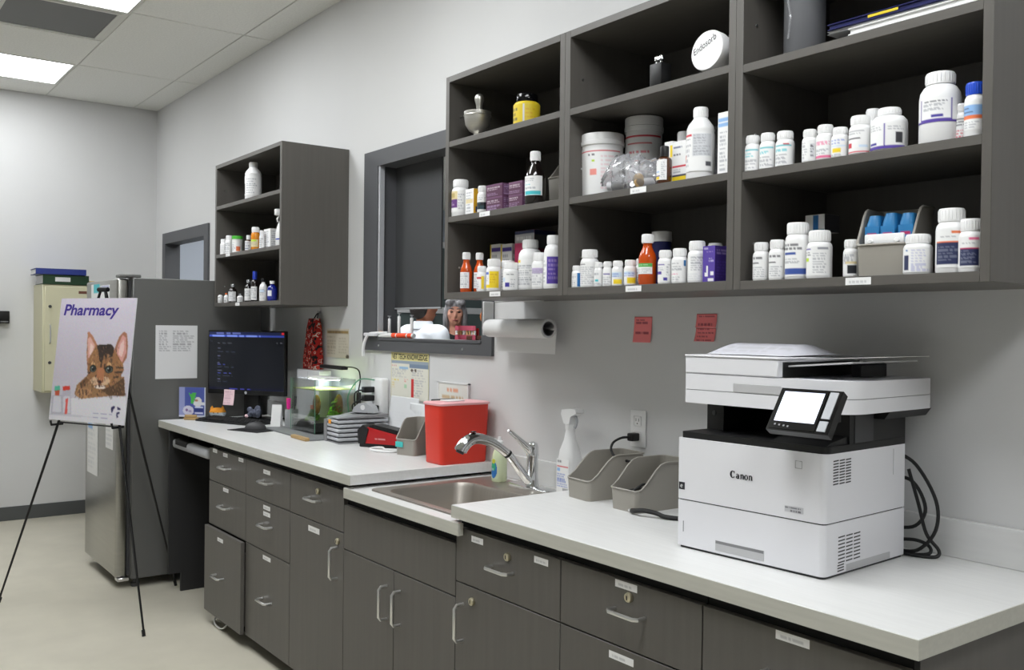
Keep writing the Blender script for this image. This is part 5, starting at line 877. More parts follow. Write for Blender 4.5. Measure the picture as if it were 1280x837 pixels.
def note(label, x0, x1, z0, z1, rows, seed, tilt=0):
    t = thing('sticky_note', label, 'note', ((x0+x1)/2, -.001, z1), 0, 'pink notes on the wall'); w_, h_ = x1-x0, z1-z0
    cv = Canvas(24, max(12, int(24*h_/w_)), (250, 136, 138)); rnd = random.Random(seed)
    for a, b_ in rows: cv.text(.12, a, .9, b_, 1, (120, 30, 50), rnd)
    def fn(u, v): return (-w_/2+w_*u+tilt*v, -.0006-.006*v*v, -h_*v)
    ob = bpy.data.objects.new('sheet', cv.mesh('sheet', fn)); COL.objects.link(ob); ob.parent = t
    ob.modifiers.new('s', 'SOLIDIFY').thickness = .0004
note('tall pink note alone on the wall left of the printer', -2.239, -2.157, 1.402, 1.486, [(.1, .2), (.2, .32), (.55, .68)], 1, -.002)
note('pink note on the wall above the printer, the upper of two', -1.967, -1.886, 1.452, 1.494, [(.1, .35), (.6, .95)], 2)
note('pink note on the wall above the printer, the lower of two', -1.969, -1.889, 1.410, 1.451, [(.05, .2), (.3, .45), (.55, .7), (.8, .95)], 4, -.003)
# paper towel
t = thing('towel_holder', 'white paper towel holder arms fixed below the wall cabinet', 'holder', (-2.76, -.09, 1.545)); o = t.location
MB(o).rbox(-2.955, -2.949, -.115, -.065, 1.415, 1.545, .002).build('arm', 'w', t)
MB(o).rbox(-2.9, -2.62, -.1, -.08, 1.5415, 1.545, .001).build('mount_plate', 'nickel', t)
MB(o).tube([(-2.95, -.09, 1.443), (-2.545, -.09, 1.443)], .006, 10).build('rod', 'nickel', t)
t = thing('paper_towel', 'white paper towel roll hanging under the cabinet', 'paper towel', (-2.76, -.09, 1.443)); o = t.location
MB(o).lathe([(.026, -.18), (.034, -.18), (.034, .18), (.026, .18)], 28, (-2.762, -.09, 1.443), 'x', cap=False).build('roll', 'paper', t)
c_ = MB(o).lathe([(.0262, -.18), (.0262, .181), (.0245, .181), (.0245, -.18)], 24, (-2.762, -.09, 1.443), 'x', cap=False).build('core', 'mid_grey', t)
pf = smooth([(-.09, 1.478), (-.06, 1.468), (-.054, 1.44), (-.056, 1.40), (-.058, 1.35)], 5)
mb = MB(o); mb.loft([[(-2.942, p.x, p.y), (-2.582, p.x, p.y)] for p in [Vector(q) for q in pf]], False, False, False) if 0 else None
pts = smooth([(0, -.09, 1.478), (0, -.06, 1.468), (0, -.054, 1.44), (0, -.056, 1.40), (0, -.058, 1.352)], 5)
prof = [(p.y, p.z) for p in pts]+[(p.y+.0012, p.z) for p in pts[::-1]]
MB(o).prism(prof, 'x', -2.942, -2.582).build('hanging_sheet', 'paper', t)
# trigger spray bottle on the sink deck
t = thing('spray_bottle', 'translucent white spray bottle with red-lined label behind the faucet', 'bottle', (-2.462, -.085, .864))
MB().loft([rrect(0, 0, .036, .03, .02, 0), rrect(0, 0, .038, .032, .022, .01), rrect(0, 0, .038, .032, .022, .13), rrect(0, 0, .034, .029, .02, .16), rrect(0, 0, .022, .02, .018, .195), rrect(0, 0, .016, .016, .0155, .225), rrect(0, 0, .015, .015, .0145, .235)]).build('body', 'w', t)
MB().lathe([(.017, .232), (.018, .236), (.018, .25), (.015, .253)], 18).build('collar', 'w', t)
hd = MB(); hd.loft([[(x, -.018, z) for x, z in ((-.03, .285), (-.026, .3), (.01, .305), (.045, .305), (.05, .292), (.02, .278), (.014, .252), (-.014, .252))], [(x, .018, z) for x, z in ((-.03, .285), (-.026, .3), (.01, .305), (.045, .305), (.05, .292), (.02, .278), (.014, .252), (-.014, .252))]]); hd.build('trigger_head', 'w', t)
MB().tube(smooth([(.022, 0, .285), (.034, 0, .268), (.03, 0, .25), (.024, 0, .24)]), .005, 8).build('trigger', 'silver_plastic', t)
Canvas(34, 34).cmds([('t', .1, .04, .6, .14, 1, 'dk'), ('r', .05, .2, .95, .23, 'red'), ('r', .05, .26, .3, .36, 'sky'), ('t', .05, .4, .95, .78, 6, 'blue'), ('r', .5, .8, .95, .9, 'grey')]).flat('label', t, (-.032, -.0326, .008), (.064, 0, 0), (0, 0, .125))
# dish soap
t = thing('soap_bottle', 'clear soap bottle with green and blue oval label beside the sink', 'bottle', (-2.83, -.118, .8705))
MB().lathe([(.027, 0), (.029, .004), (.029, .085), (.026, .1), (.02, .118), (.012, .128), (.012, .133)], 22).build('body', 'soap_green', t)
MB().lathe([(.013, .132), (.014, .134), (.014, .15), (.007, .154), (.006, .166)], 16).build('cap', 'w', t)
cv = Canvas(26, 34, (206, 216, 180)); cv.ell(.5, .55, .36, .42, (40, 110, 180)); cv.ell(.45, .4, .28, .2, (50, 160, 120)); cv.ell(.5, .12, .2, .12, (200, 200, 50)); cv.text(.25, .45, .75, .62, 1, 'w')
cv.curved('label', t, .0294, .012, .085, 1.5, -PI/2+.1)
# sharps container
t = thing('sharps_container', 'red plastic sharps container with pink lid on the worktop', 'container', (-3.088, -.142, CT))
L_ = [rrect(0, 0, .061*k, .108*k, .016, z, 5) for k, z in ((.97, 0), (1, .004))]+[rrect(0, 0, .061+.005*z/.236, .108+.008*z/.236, .018, z, 5) for z in (.02, .06, .12, .18, .232)]
MB().loft(L_).build('body', 'sharps_red', t)
MB().loft([rrect(0, 0, .069, .119, .02, .228), rrect(0, 0, .07, .12, .02, .231), rrect(0, 0, .07, .12, .02, .236), rrect(0, 0, .064, .114, .018, .239), rrect(0, 0, .04, .06, .012, .24)]).build('lid', 'sharps_lid', t)
MB().rbox(-.03, .03, -.06, .02, .24, .245, .002).build('lid_flap', 'w', t)

# ================================================================== LEFT WORKTOP THINGS
# monitor
mL, mR = Vector((-5.215, -.398, 0)), Vector((-4.765, -.134, 0)); mc = (mL+mR)/2; md = (mR-mL).normalized(); ma = math.atan2(md.y, md.x)
t = thing('monitor', 'black computer monitor showing a dark page with a blue bar', 'monitor', (mc.x, mc.y, CT), ma)
MB().rbox(-.262, .262, -.01, .012, .146, .499, .004, 2).build('bezel', 'black', t); MB().rbox(-.2, .2, .012, .04, .2, .45, .01, 2).build('back_shell', 'black', t)
cv = Canvas(110, 68, (20, 22, 27)); cv.rect(0, 0, 1, .055, (30, 36, 70)); cv.rect(0, .055, 1, .095, (52, 70, 160)); cv.text(.1, .01, .6, .05, 1, (120, 130, 200)); cv.text(.05, .06, .9, .09, 1, (150, 170, 240)); cv.rect(.965, .0, 1, .05, (200, 40, 50))
for k, (yy, l, c) in enumerate(((.19, .3, (90, 94, 104)), (.28, .06, (110, 116, 140)), (.33, .28, (60, 66, 84)), (.41, .06, (120, 120, 160)), (.45, .04, (60, 66, 84)), (.52, .05, (120, 120, 160)), (.56, .12, (80, 90, 190)), (.6, .3, (60, 66, 84)), (.66, .08, (120, 120, 160)), (.7, .22, (90, 100, 200)), (.74, .26, (60, 66, 84)), (.8, .05, (120, 120, 160)), (.85, .24, (60, 66, 84)))): cv.text(.12, yy, .12+l, yy+.025, 1, c)
cv.text(.02, .16, .08, .18, 1, (70, 74, 84)); cv.text(.9, .17, .98, .19, 1, (120, 120, 130)); cv.rect(0, .955, 1, 1, (18, 20, 40)); cv.text(.28, .965, .66, .99, 1, (90, 90, 220))
cv.flat('screen', t, (-.252, -.0108, .172), (.504, 0, 0), (0, 0, .318), 'screen')
MB().lathe([(.008, 0), (.008, -.001)], 14, (0, -.0102, .158), 'y').build('badge', 'silver_plastic', t)
MB().rbox(-.05, .05, .035, .07, .008, .3, .006, 2).build('stand_neck', 'black', t); MB().rbox(-.12, .12, .02, .18, 0, .012, .004, 2).build('stand_base', 'black', t)
t = thing('sticky_note', 'pale pink sticky note hanging from the monitor lower edge', 'note', (mc.x+md.x*-.11, mc.y+md.y*-.11, 1.085), ma)
Canvas(16, 16, (232, 200, 206)).cmds([('t', .1, .1, .9, .9, 6, (200, 160, 172))]).mesh('x', lambda u, v: (0, 0, 0)) if 0 else None
cv = Canvas(18, 18, (232, 200, 206)).cmds([('t', .1, .1, .9, .9, 6, (196, 160, 172))]); ob = bpy.data.objects.new('sheet', cv.mesh('sheet', lambda u, v: (-.036+.072*u, -.0118-.012*v*v, -.085*v))); COL.objects.link(ob); ob.parent = t
ob.modifiers.new('s', 'SOLIDIFY').thickness = .0004
# keyboard
ka = math.atan2(.19, .52)
t = thing('keyboard', 'black computer keyboard lying under the monitor', 'keyboard', (-4.965, -.355, CT), ka)
MB().prism([(-.065, 0), (.065, 0), (.065, .02), (-.065, .01)], 'x', -.225, .225).build('body', 'black', t)
kc = MB().rbox(-.0075, .0075, -.0075, .0075, 0, .006, .0015).mesh('key', 'black_rubber')
for r_i in range(5):
    for k in range(22):
        if r_i == 0 and 4 <= k <= 8: continue
        o_ = bpy.data.objects.new('key', kc); COL.objects.link(o_); o_.parent = t; y = -.046+.0225*r_i; o_.location = (-.208+.0198*k, y, .0145+.077*y); o_.rotation_euler = (.077, 0, 0)
MB().prism([(-.046, .0128), (-.046, .0188), (-.058, .0178), (-.058, .0118)], 'x', -.12, -.02).build('space_bar', 'black_rubber', t)
t = thing('mouse_pad', 'thin black mouse pad near the worktop front edge', 'mouse pad', (-4.555, -.385, CT), .35); MB().rbox(-.11, .11, -.09, .09, 0, .003, .001).build('pad', 'black_rubber', t)
t = thing('mouse', 'dark grey computer mouse on the black pad', 'mouse', (-4.585, -.375, CT+.003), 1.0)
mb = MB(); mb.ell((0, 0, .0), .055, .031, .037, 20, 12); mb.v = [(x, y*(1-.12*x/.055), max(0, z)) for x, y, z in mb.v]; mb.build('shell', 'dark_grey', t); MB().tube([(.03, 0, .027), (.042, 0, .022)], .004, 8).build('wheel', 'black', t)
# leaning card on little wooden stand
t = thing('card_stand', 'small wooden stand holding the blue card', 'stand', (-5.225, -.488, CT), math.atan2(.8, .6)-.15)
MB().rbox(-.042, .042, -.02, .02, 0, .014, .004, 2).build('base', 'wood', t); MB().rbox(-.036, .036, -.02, -.012, .014, .03, .003).build('front_lip', 'wood', t); MB().rbox(-.036, .036, .01, .018, .014, .036, .003).build('rear_lip', 'wood', t)
t = thing('blue_card', 'blue card with green and white picture on wooden stand', 'card', (-5.225, -.488, CT+.0155), math.atan2(.8, .6)-.15)
MB().box(-.078, .078, -.001, .001, 0, .165).build('board', 'card', t)
cv = Canvas(40, 42, (70, 82, 150)); cv.rect(0, 0, .22, 1, (140, 146, 190)); cv.rect(.0, .93, 1, 1, (196, 200, 216)); cv.rect(.96, 0, 1, 1, (190, 196, 214)); cv.poly([(.36, .18), (.46, .24), (.54, .18), (.66, .18), (.6, .36), (.54, .55), (.46, .55), (.44, .34)], (70, 170, 70)); cv.ell(.72, .5, .14, .17, (206, 202, 200)); cv.rect(.56, .5, .94, .6, (206, 206, 210)); cv.ell(.66, .44, .06, .04, (170, 120, 90))
cv.ell(.36, .78, .2, .16, (196, 194, 210)); cv.rect(.6, .64, .9, .69, (190, 196, 226)); cv.rect(.6, .83, .9, .88, (200, 204, 230)); cv.rect(.58, .7, .92, .82, (40, 54, 120)); cv.ell(.3, .76, .05, .05, (120, 90, 140)); cv.ell(.42, .8, .06, .04, (150, 140, 180))
cv.flat('print', t, (-.078, -.0016, 0), (.156, 0, 0), (0, 0, .165))
# little desk figures
t = thing('toy_animal', 'small orange and white toy animal under the monitor', 'toy', (-5.225, -.345, CT), .9)
MB().ell((0, 0, .03), .047, .034, .03, 18, 12).build('body', 'plush', t)
mb = MB(); mb.ell((0, 0, .034), .0475, .0345, .0285, 18, 12); mb.v = [(x, y, max(z, .036)) for x, y, z in mb.v]; mb.build('back_patch', 'plush_orange', t)
for x in (-.03, .03): MB().lathe([(.012, .05), (.008, .062), (.001, .072)], 8, (x, -.005, 0)).build('ear', 'plush_orange', t)
for x in (-.012, .012): MB().ell((x, -.0335, .034), .003, .002, .003, 8, 6).build('eye', 'ink', t)
t = thing('fluffy_toy', 'grey fluffy crumpled toy in front of the monitor stand', 'toy', (-4.925, -.245, CT+.0225), .5)
rb = random.Random(9); mb = MB()
for k in range(14): mb.ell((rb.uniform(-.04, .04), rb.uniform(-.012, .016), rb.uniform(.014, .06)), .017, .014, .016, 8, 6)
mb.build('fluff', 'fluff', t, 20); MB().ell((-.045, -.015, .01), .012, .01, .01, 10, 6).build('snout', 'postit_pale', t)
t = thing('folded_card', 'small white folded card standing beside the pen cup', 'card', (-4.60, -.255, CT), .75)
MB().prism([(-.02, 0), (-.019, 0), (0, .118), (.019, 0), (.02, 0), (.001, .12), (-.001, .12)], 'x', -.026, .026).build('card', 'paper', t)
t = thing('pen_cup', 'pale grey pen cup beside the fish tank', 'cup', (-4.53, -.205, CT))
MB().lathe([(.03, 0), (.032, .003), (.034, .1), (.032, .1), (.03, .006), (.005, .005)], 20).build('cup', 'silver_plastic', t)
for i, (x, y, tx, ty, h, c, lb) in enumerate(((-.012, -.006, -.008, -.006, .15, 'orange', 'orange pen in the grey pen cup'), (.004, -.014, .012, -.008, .15, 'pink', 'bright pink marker in the grey pen cup'), (0, .01, -.004, .01, .16, 'ink', 'black pen in the grey pen cup'))):
    p = thing('pen', lb, 'pen', (-4.53+x, -.205+y, CT+.0065), 0, 'pens in the cup')
    MB().tube([(0, 0, 0), (tx, ty, h-.045)], .0045, 8).build('barrel', c, p); MB().tube([(tx, ty, h-.05), (tx*1.3, ty*1.3, h)], .0062 if c != 'pink' else .011, 10).build('pen_cap', c, p)
# board under the tank
t = thing('desk_board', 'grey board with wooden edge under the fish tank', 'board', (-4.29, -.215, CT), -.04)
MB().rbox(-.3, .31, -.125, .16, 0, .008, .002).build('board', 'mat_grey', t); MB().rbox(.13, .31, -.148, -.125, 0, .016, .003).build('wood_edge', 'wood', t)
# fish tank
TX0, TX1, TY0, TY1, TZ0, TZ1 = -4.435, -4.155, -.25, -.035, CT+.009, 1.183
t = thing('fish_tank', 'small glass fish tank with plants and bright light bar', 'aquarium', ((TX0+TX1)/2, (TY0+TY1)/2, TZ0)); o = t.location; g = .005
for nm, q in (('glass_pane', (TX0, TX1, TY0, TY0+g)), ('glass_pane', (TX0, TX1, TY1-g, TY1)), ('glass_pane', (TX0, TX0+g, TY0+g, TY1-g)), ('glass_pane', (TX1-g, TX1, TY0+g, TY1-g))): MB(o).box(*q, TZ0+g, TZ1).build(nm, 'tank_glass', t)
MB(o).box(TX0, TX1, TY0, TY1, TZ0, TZ0+g).build('glass_base', 'tank_glass', t)
for x, y in ((TX0, TY0), (TX1, TY0), (TX1, TY1), (TX0, TY1)): MB(o).box(x-.001, x+.001, y-.001, y+.001, TZ0, TZ1).build('edge_line', 'green_hose', t)
MB(o).box(TX0+.006, TX1-.006, TY0+.006, TY1-.006, TZ0+.007, TZ0+.052).build('gravel', 'gravel', t)
wtr = MB(o).box(TX0+.006, TX1-.006, TY0+.006, TY1-.006, TZ1-.052, TZ1-.05).build('water_surface', 'water_film', t)
def tuft(mb, cx_, cy_, z0, r, h, n, seed):
    rb = random.Random(seed)
    for _ in range(n):
        a = rb.uniform(0, 2*PI); q = r*math.sqrt(rb.random()); x, y = cx_+q*math.cos(a), cy_+q*math.sin(a)*.7; z = z0+h*rb.random()*(1-.8*q/r); s = rb.uniform(.008, .016)
        mb.add([(x-s, y, z), (x, y-s*.4, z-s*.3), (x+s, y, z+s*.4), (x, y+s*.4, z+s*.6)], [(0, 1, 2, 3)])
for cx_, cy_, r, h, sd, mt in ((-4.30, -.19, .04, .09, 3, 'moss'), (-4.22, -.11, .055, .13, 4, 'moss'), (-4.205, -.125, .045, .06, 5, 'moss_light'), (-4.31, -.195, .04, .05, 6, 'moss_light'), (-4.39, -.15, .035, .05, 7, 'moss')):
    mb = MB(o); tuft(mb, cx_, cy_, TZ0+.05, r, h, 170, sd); tag(mb.build('water_plant', mt, t), kind='stuff')
MB(o).ell((-4.285, -.18, TZ0+.13), .022, .02, .05, 12, 10).build('driftwood', 'driftwood', t); MB(o).ell((-4.215, -.095, TZ0+.13), .026, .02, .055, 12, 10).build('driftwood', 'driftwood', t)
MB(o).rbox(-4.24, -4.215, -.235, -.232, TZ0+.115, TZ0+.135, .001).build('yellow_sticker', 'orange', t)
MB(o).rbox(-4.42, -4.2, -.17, -.09, TZ1-.004, TZ1+.008, .003).build('light_housing', 'w', t); MB(o).box(-4.41, -4.21, -.165, -.095, TZ1-.007, TZ1-.004).build('light_strip', 'led', t)
t = thing('aquarium_arm_lamp', 'thin black lamp arm bent over the fish tank', 'lamp', (-4.18, -.02, 1.2)); o = t.location
MB(o).rbox(-4.47, -4.215, -.08, -.045, 1.226, 1.244, .003).build('lamp_bar', 'black', t)
MB(o).tube(smooth([(-4.24, -.06, 1.24), (-4.16, -.045, 1.24), (-4.12, -.035, 1.225), (-4.115, -.03, 1.18), (-4.135, -.026, 1.14), (-4.15, -.025, 1.1)]), .0035, 7).build('gooseneck', 'black', t); MB(o).rbox(-4.152, -4.12, -.033, -.02, 1.0, 1.12, .003).build('clamp', 'black', t)
t = thing('white_carton', 'white carton standing against the wall behind the tank', 'box', (-4.58, -.06, CT+.009))
MB().rbox(-.138, .138, -.034, .034, 0, .288, .002).build('body', 'card', t); MB().box(-.001, .001, -.0364, -.036, .02, .28).build('flap_seam', 'palegrey' if 'palegrey' in MATS else 'silver_plastic', t)
# desk organiser
t = thing('drawer_organizer', 'grey plastic desk organizer with stacked trays beside the tank', 'organizer', (-3.9, -.16, CT), -.08)
MB().prism([(-.13, 0), (.12, 0), (.12, .13), (.04, .135), (-.13, .1)], 'x', -.075, -.04).build('side_wall', 'mid_grey', t)
MB().rbox(-.04, .095, -.125, .12, 0, .006, .002).build('base', 'mid_grey', t)
for k in range(5): MB().rbox(-.04, .095, -.128, .12, .012+k*.02, .026+k*.02, .003).build('tray', 'silver_plastic', t)
MB().prism([(-.128, .112), (.12, .112), (.12, .128), (-.128, .116)], 'x', -.04, .095).build('lid', 'mid_grey', t)
MB().rbox(-.02, .012, -.1295, -.128, .085, .104, .0005).build('sticker', 'plush_orange', t)
t = thing('tape_dispenser', 'silver rounded tape dispenser on top of the organizer', 'dispenser', (-3.885, -.12, CT+.131), .5)
MB().loft([[(-.06*k, y, .0+z0) for k, z0 in ((1, 0), (.85, .022), (.4, .042), (-.2, .046), (-.7, .03), (-1, 0))] for y in (-.025, .025)]).build('shell', 'silver_plastic', t); MB().lathe([(.012, -.027), (.012, .027)], 16, (.0, 0, .024), 'y').build('tape_core', 'paper', t)
# wall power tap with plugs
t = thing('wall_power_tap', 'white surge protector on the wall with black plugs', 'power strip', (-3.93, 0, 1.09))
MB().rbox(-.055, .055, -.045, -.001, -.11, .11, .012, 3).build('housing', 'w', t)
for i, (x, z) in enumerate(((-.025, .055), (-.025, .015), (.02, -.03))): MB().rbox(x-.018, x+.018, -.1, -.045, z-.014, z+.014, .005, 2).build('plug', 'black', t)
for i, pts in enumerate(([(-.025, -.09, .055), (-.06, -.12, .04), (-.1, -.1, -.03), (-.14, -.06, -.1), (-.13, -.05, -.165)], [(-.025, -.09, .015), (-.07, -.13, -.02), (-.12, -.08, -.09), (-.15, -.06, -.15), (-.14, -.055, -.168)], [(.02, -.09, -.03), (.05, -.12, -.07), (.06, -.09, -.13), (.05, -.06, -.168)])): MB().tube(smooth(pts), .0035, 6).build('cord', 'black_rubber', t)
MB().tube(smooth([(-.01, -.04, .1), (-.06, -.1, .1), (-.11, -.13, .03), (-.13, -.12, -.05), (-.14, -.1, -.15)]), .003, 6).build('air_hose', 'green_hose', t)
# red and black electric punch
t = thing('electric_stapler', 'red and black electric stapler lying on the worktop', 'stapler', (-3.625, -.165, CT), .5); t.scale = (1.22, 1.22, 1.22)
MB().rbox(-.085, .085, -.035, .035, 0, .014, .004, 2).build('base', 'black', t)
MB().loft([[(x, y, z) for x, z in ((-.075, .014), (.085, .014), (.085, .045), (.06, .052), (-.05, .072), (-.078, .06))] for y in (-.033, .033)]).build('body', 'red_plastic', t)
MB().loft([[(x, y, z) for x, z in ((-.088, .012), (-.06, .012), (-.045, .066), (-.07, .08), (-.092, .06))] for y in (-.036, .036)]).build('nose', 'black_rubber', t)
MB().loft([[(x, y, z) for x, z in ((-.05, .072), (.06, .052), (.083, .05), (.07, .066), (-.03, .082))] for y in (-.028, .028)]).build('lever', 'black', t)
Canvas(16, 6, (176, 26, 30)).cmds([('t', .05, .2, .95, .8, 1, 'w')]).flat('badge', t, (-.02, -.0345, .026), (.05, 0, 0), (0, 0, .012))
t = thing('white_cable', 'coiled white cord lying in front of the red stapler', 'cord', (-3.5, -.245, CT))
MB().tube(smooth([(.06, .05, .006), (.06, .0, .006), (.0, -.03, .006), (-.07, -.02, .006), (-.09, .02, .006), (-.05, .03, .009), (.02, .0, .012), (.05, .02, .012), (.07, .06, .01)]), .005, 7).build('cord', 'w', t)
t = thing('file_holder', 'black and teal file holder behind the grey bin', 'holder', (-3.245, -.095, CT))
MB().rbox(-.03, .03, -.06, .06, 0, .15, .004).build('box', 'dark_grey', t); MB().rbox(-.022, .022, -.055, .05, .15, .235, .002).build('divider', 'black', t); MB().box(-.0225, .0225, -.0565, -.055, .16, .2).build('teal_tab', 'teal_tag', t)
# wall prints
def wall_print(name, label, cat, x0, x1, z0, z1, cv, y=-.001, th=.002):
    t = thing(name, label, cat, ((x0+x1)/2, y, z0)); o = t.location
    MB(o).box(x0, x1, y-th, y, z0, z1).build('backing', 'paper', t); cv.flat('print', t, Vector((x0, y-th-.0005, z0))-o, (x1-x0, 0, 0), (0, 0, z1-z0)); return t
cv = Canvas(60, 62, (226, 224, 212)); cv.rect(0, 0, 1, .17, (224, 214, 150)); cv.rect(0, .18, 1, .245, (150, 162, 176)); cv.rect(.5, .245, 1, .32, (120, 138, 160))
cv.text(.03, .27, .2, .31, 1, 'red'); cv.rect(.24, .3, .46, .36, (150, 190, 220)); cv.text(.03, .35, .46, .55, 5, 'grey'); cv.text(.03, .57, .22, .62, 1, 'yel'); cv.text(.03, .64, .15, .78, 3, (224, 200, 120)); cv.text(.36, .55, .48, .64, 2, (230, 130, 120)); cv.rect(.36, .68, .44, .76, (180, 216, 180)); cv.text(.56, .34, .96, .92, 11, 'grey')
cv.ell(.57, .37, .03, .03, (90, 80, 70)); cv.ell(.66, .37, .03, .03, (90, 80, 70)); cv.rect(.545, .55, .62, .93, (206, 40, 40)); cv.rect(0, 0, .012, 1, (196, 186, 110)); cv.rect(.985, 0, 1, 1, (196, 186, 110)); cv.text(.05, .1, .9, .13, 1, (200, 190, 130))
p = wall_print('wall_poster', 'poster headed VET TECH KNOWLEDGE under the window', 'poster', -3.857, -3.523, 1.112, 1.325, cv)
text_part('heading', 'VET TECH KNOWLEDGE', .034, p, (-.157, -.0034, .183), (1, 0, 0), (0, 0, 1), 'ink', 0, .0006, .314)
bpy.context.view_layer.update()
t = thing('paper_sheets', 'white sheets pinned below the poster, curling at the corner', 'paper', (-3.66, -.022, CT)); o = t.location
cv = Canvas(30, 34, (214, 216, 218)).cmds([('t', .1, .35, .9, .7, 6, 'palegr')])
ob = bpy.data.objects.new('sheet', cv.mesh('sheet', lambda u, v: (-.17+.25*u+.02*v, .006-.04*v-.02*u*v*v, .21-.2*v))); COL.objects.link(ob); ob.parent = t; ob.modifiers.new('s', 'SOLIDIFY').thickness = .0006
cv = Canvas(20, 24, (222, 224, 226)).cmds([('t', .1, .2, .9, .9, 6, 'palegr')])
ob = bpy.data.objects.new('sheet', cv.mesh('sheet', lambda u, v: (.02+.16*u, -.005-.05*v*u, .19-.17*v))); COL.objects.link(ob); ob.parent = t; ob.modifiers.new('s', 'SOLIDIFY').thickness = .0006
cv = Canvas(40, 22, (214, 206, 190)); cv.rect(.06, .07, .95, .2, (168, 140, 84)); cv.text(.1, .08, .9, .19, 1, (120, 96, 60)); cv.text(.06, .26, .5, .9, 6, (170, 160, 140)); cv.text(.56, .28, .95, .85, 6, (180, 170, 150)); cv.ell(.92, .93, .07, .06, (90, 80, 70))
wall_print('wall_notice', 'cream printed notice with brown heading on the wall', 'notice', -4.55, -4.29, 1.28, 1.43, cv)
cv = Canvas(30, 12, (232, 230, 224)); cv.text(.3, .2, .75, .45, 1, 'orange'); cv.text(.15, .55, .85, .8, 1, (196, 150, 90))
t = wall_print('framed_card', 'small framed card on the wall behind the sharps container', 'frame', -3.43, -3.205, 1.12, 1.205, cv, -.001, .008)
o = t.location
for q in ((-3.436, -3.43, 1.114, 1.211), (-3.205, -3.199, 1.114, 1.211)): MB(o).box(q[0], q[1], -.012, -.001, q[2], q[3]).build('frame_side', 'w', t)
MB(o).box(-3.436, -3.199, -.012, -.001, 1.205, 1.211).build('frame_side', 'w', t)
t = thing('hanging_bag_sleeve', 'red patterned fabric sleeve hanging on the wall by the far cabinet', 'fabric', (-4.645, -.035, 1.213))
MB().loft([rrect(-.0, 0, .085, .03, .028, .0), rrect(0, 0, .085, .03, .028, .06), rrect(.006, 0, .072, .026, .024, .14), rrect(.01, 0, .064, .022, .02, .22), rrect(.012, 0, .054, .012, .01, .27)]).build('sleeve', 'red_fabric', t)
MB().tube(smooth([(.0, 0, .262), (.01, .012, .29), (.02, .02, .3), (.03, .012, .29), (.04, 0, .262)]), .003, 6).build('hanging_loop', 'black_cloth', t); MB().lathe([(.006, .03), (.006, .018), (.012, .016)], 10, (.02, 0, .302), 'y').build('hook', 'silver_plastic', t)

# ================================================================== WINDOW LEDGE THINGS
SZ = 1.391
for i, (x, h, lb) in enumerate(((-3.965, .105, 'leftmost upright clear syringe on the window ledge'), (-3.872, .118, 'middle upright clear syringe on the window ledge'), (-3.755, .108, 'rightmost upright clear syringe on the window ledge'))):
    t = thing('syringe', lb, 'syringe', (x, .045, SZ), 0, 'upright syringes on the window ledge')
    MB().lathe([(.011, 0), (.012, .002), (.007, .004), (.0075, h*.85), (.006, h*.87)], 12).build('barrel', 'w', t); MB().lathe([(.0035, h*.86), (.0035, h*.96), (.009, h*.97), (.009, h)], 10).build('plunger', 'silver_plastic', t)
t = thing('orange_label_tube', 'white tube with orange labels lying on the window ledge', 'tube', (-3.79, .0, SZ+.0118), .12)
MB().tube([(-.16, 0, -.004), (-.1, 0, 0), (.11, 0, 0)], [.005, .011, .011], 14).build('tube', 'w', t)
for a, b_ in ((-.05, -.02), (-.012, .06), (.07, .1)): MB().tube([(a, 0, 0), (b_, 0, 0)], .0117, 14).build('label_band', 'orange_label', t)
t = thing('white_strap', 'white strap hanging from the left end of the window ledge', 'strap', (-4.01, -.02, SZ))
pts = smooth([(.09, .03, .022), (.03, .0, .02), (-.02, -.012, .014), (-.035, -.022, -.012), (-.045, -.026, -.05), (-.05, -.025, -.09)], 5)
MB().tube(pts, .008, 6).build('strap', 'w', t); MB().rbox(-.06, .05, -.02, .004, .006, .022, .005, 2).build('buckle', 'card', t); MB().rbox(.03, .06, .01, .03, .014, .03, .004).build('clip', 'plush_orange', t)
# jaw model with teeth
t = thing('jaw_model', 'pink dental jaw model with teeth on the window ledge', 'model', (-3.275, .03, SZ), .5); t.scale = (.85, .8, .72)
def jaw(z, up_):
    mb = MB(); loops = []
    for k in range(9):
        a = PI*k/8; cx_, cy_ = .055*math.cos(a), .04*math.sin(a)
        loops.append([(cx_*s, cy_*s-.02, z+q) for s, q in ((.7, 0), (1.05, 0), (1.02, .028), (.75, .028))])
    return mb.loft(loops)
ub = jaw(.056, 1).build('upper_jaw', 'denture_pink', t); lb_ = jaw(.002, 0).build('lower_jaw', 'denture_pink', t)
for z, pr in ((.044, ub), (.03, lb_)):
    for k in range(10):
        a = PI*(k+.5)/10; MB().ell((.052*math.cos(a), .037*math.sin(a)-.02, z+.004), .007, .006, .011, 8, 6).build('tooth', 'bone' if k % 3 else 'w', pr)
MB().rbox(.0, .1, -.01, .03, 0, .026, .004).build('model_base', 'brown_tag', t)
MB().rbox(.045, .06, .0, .02, .02, .07, .003).build('hinge', 'red_plastic', t)
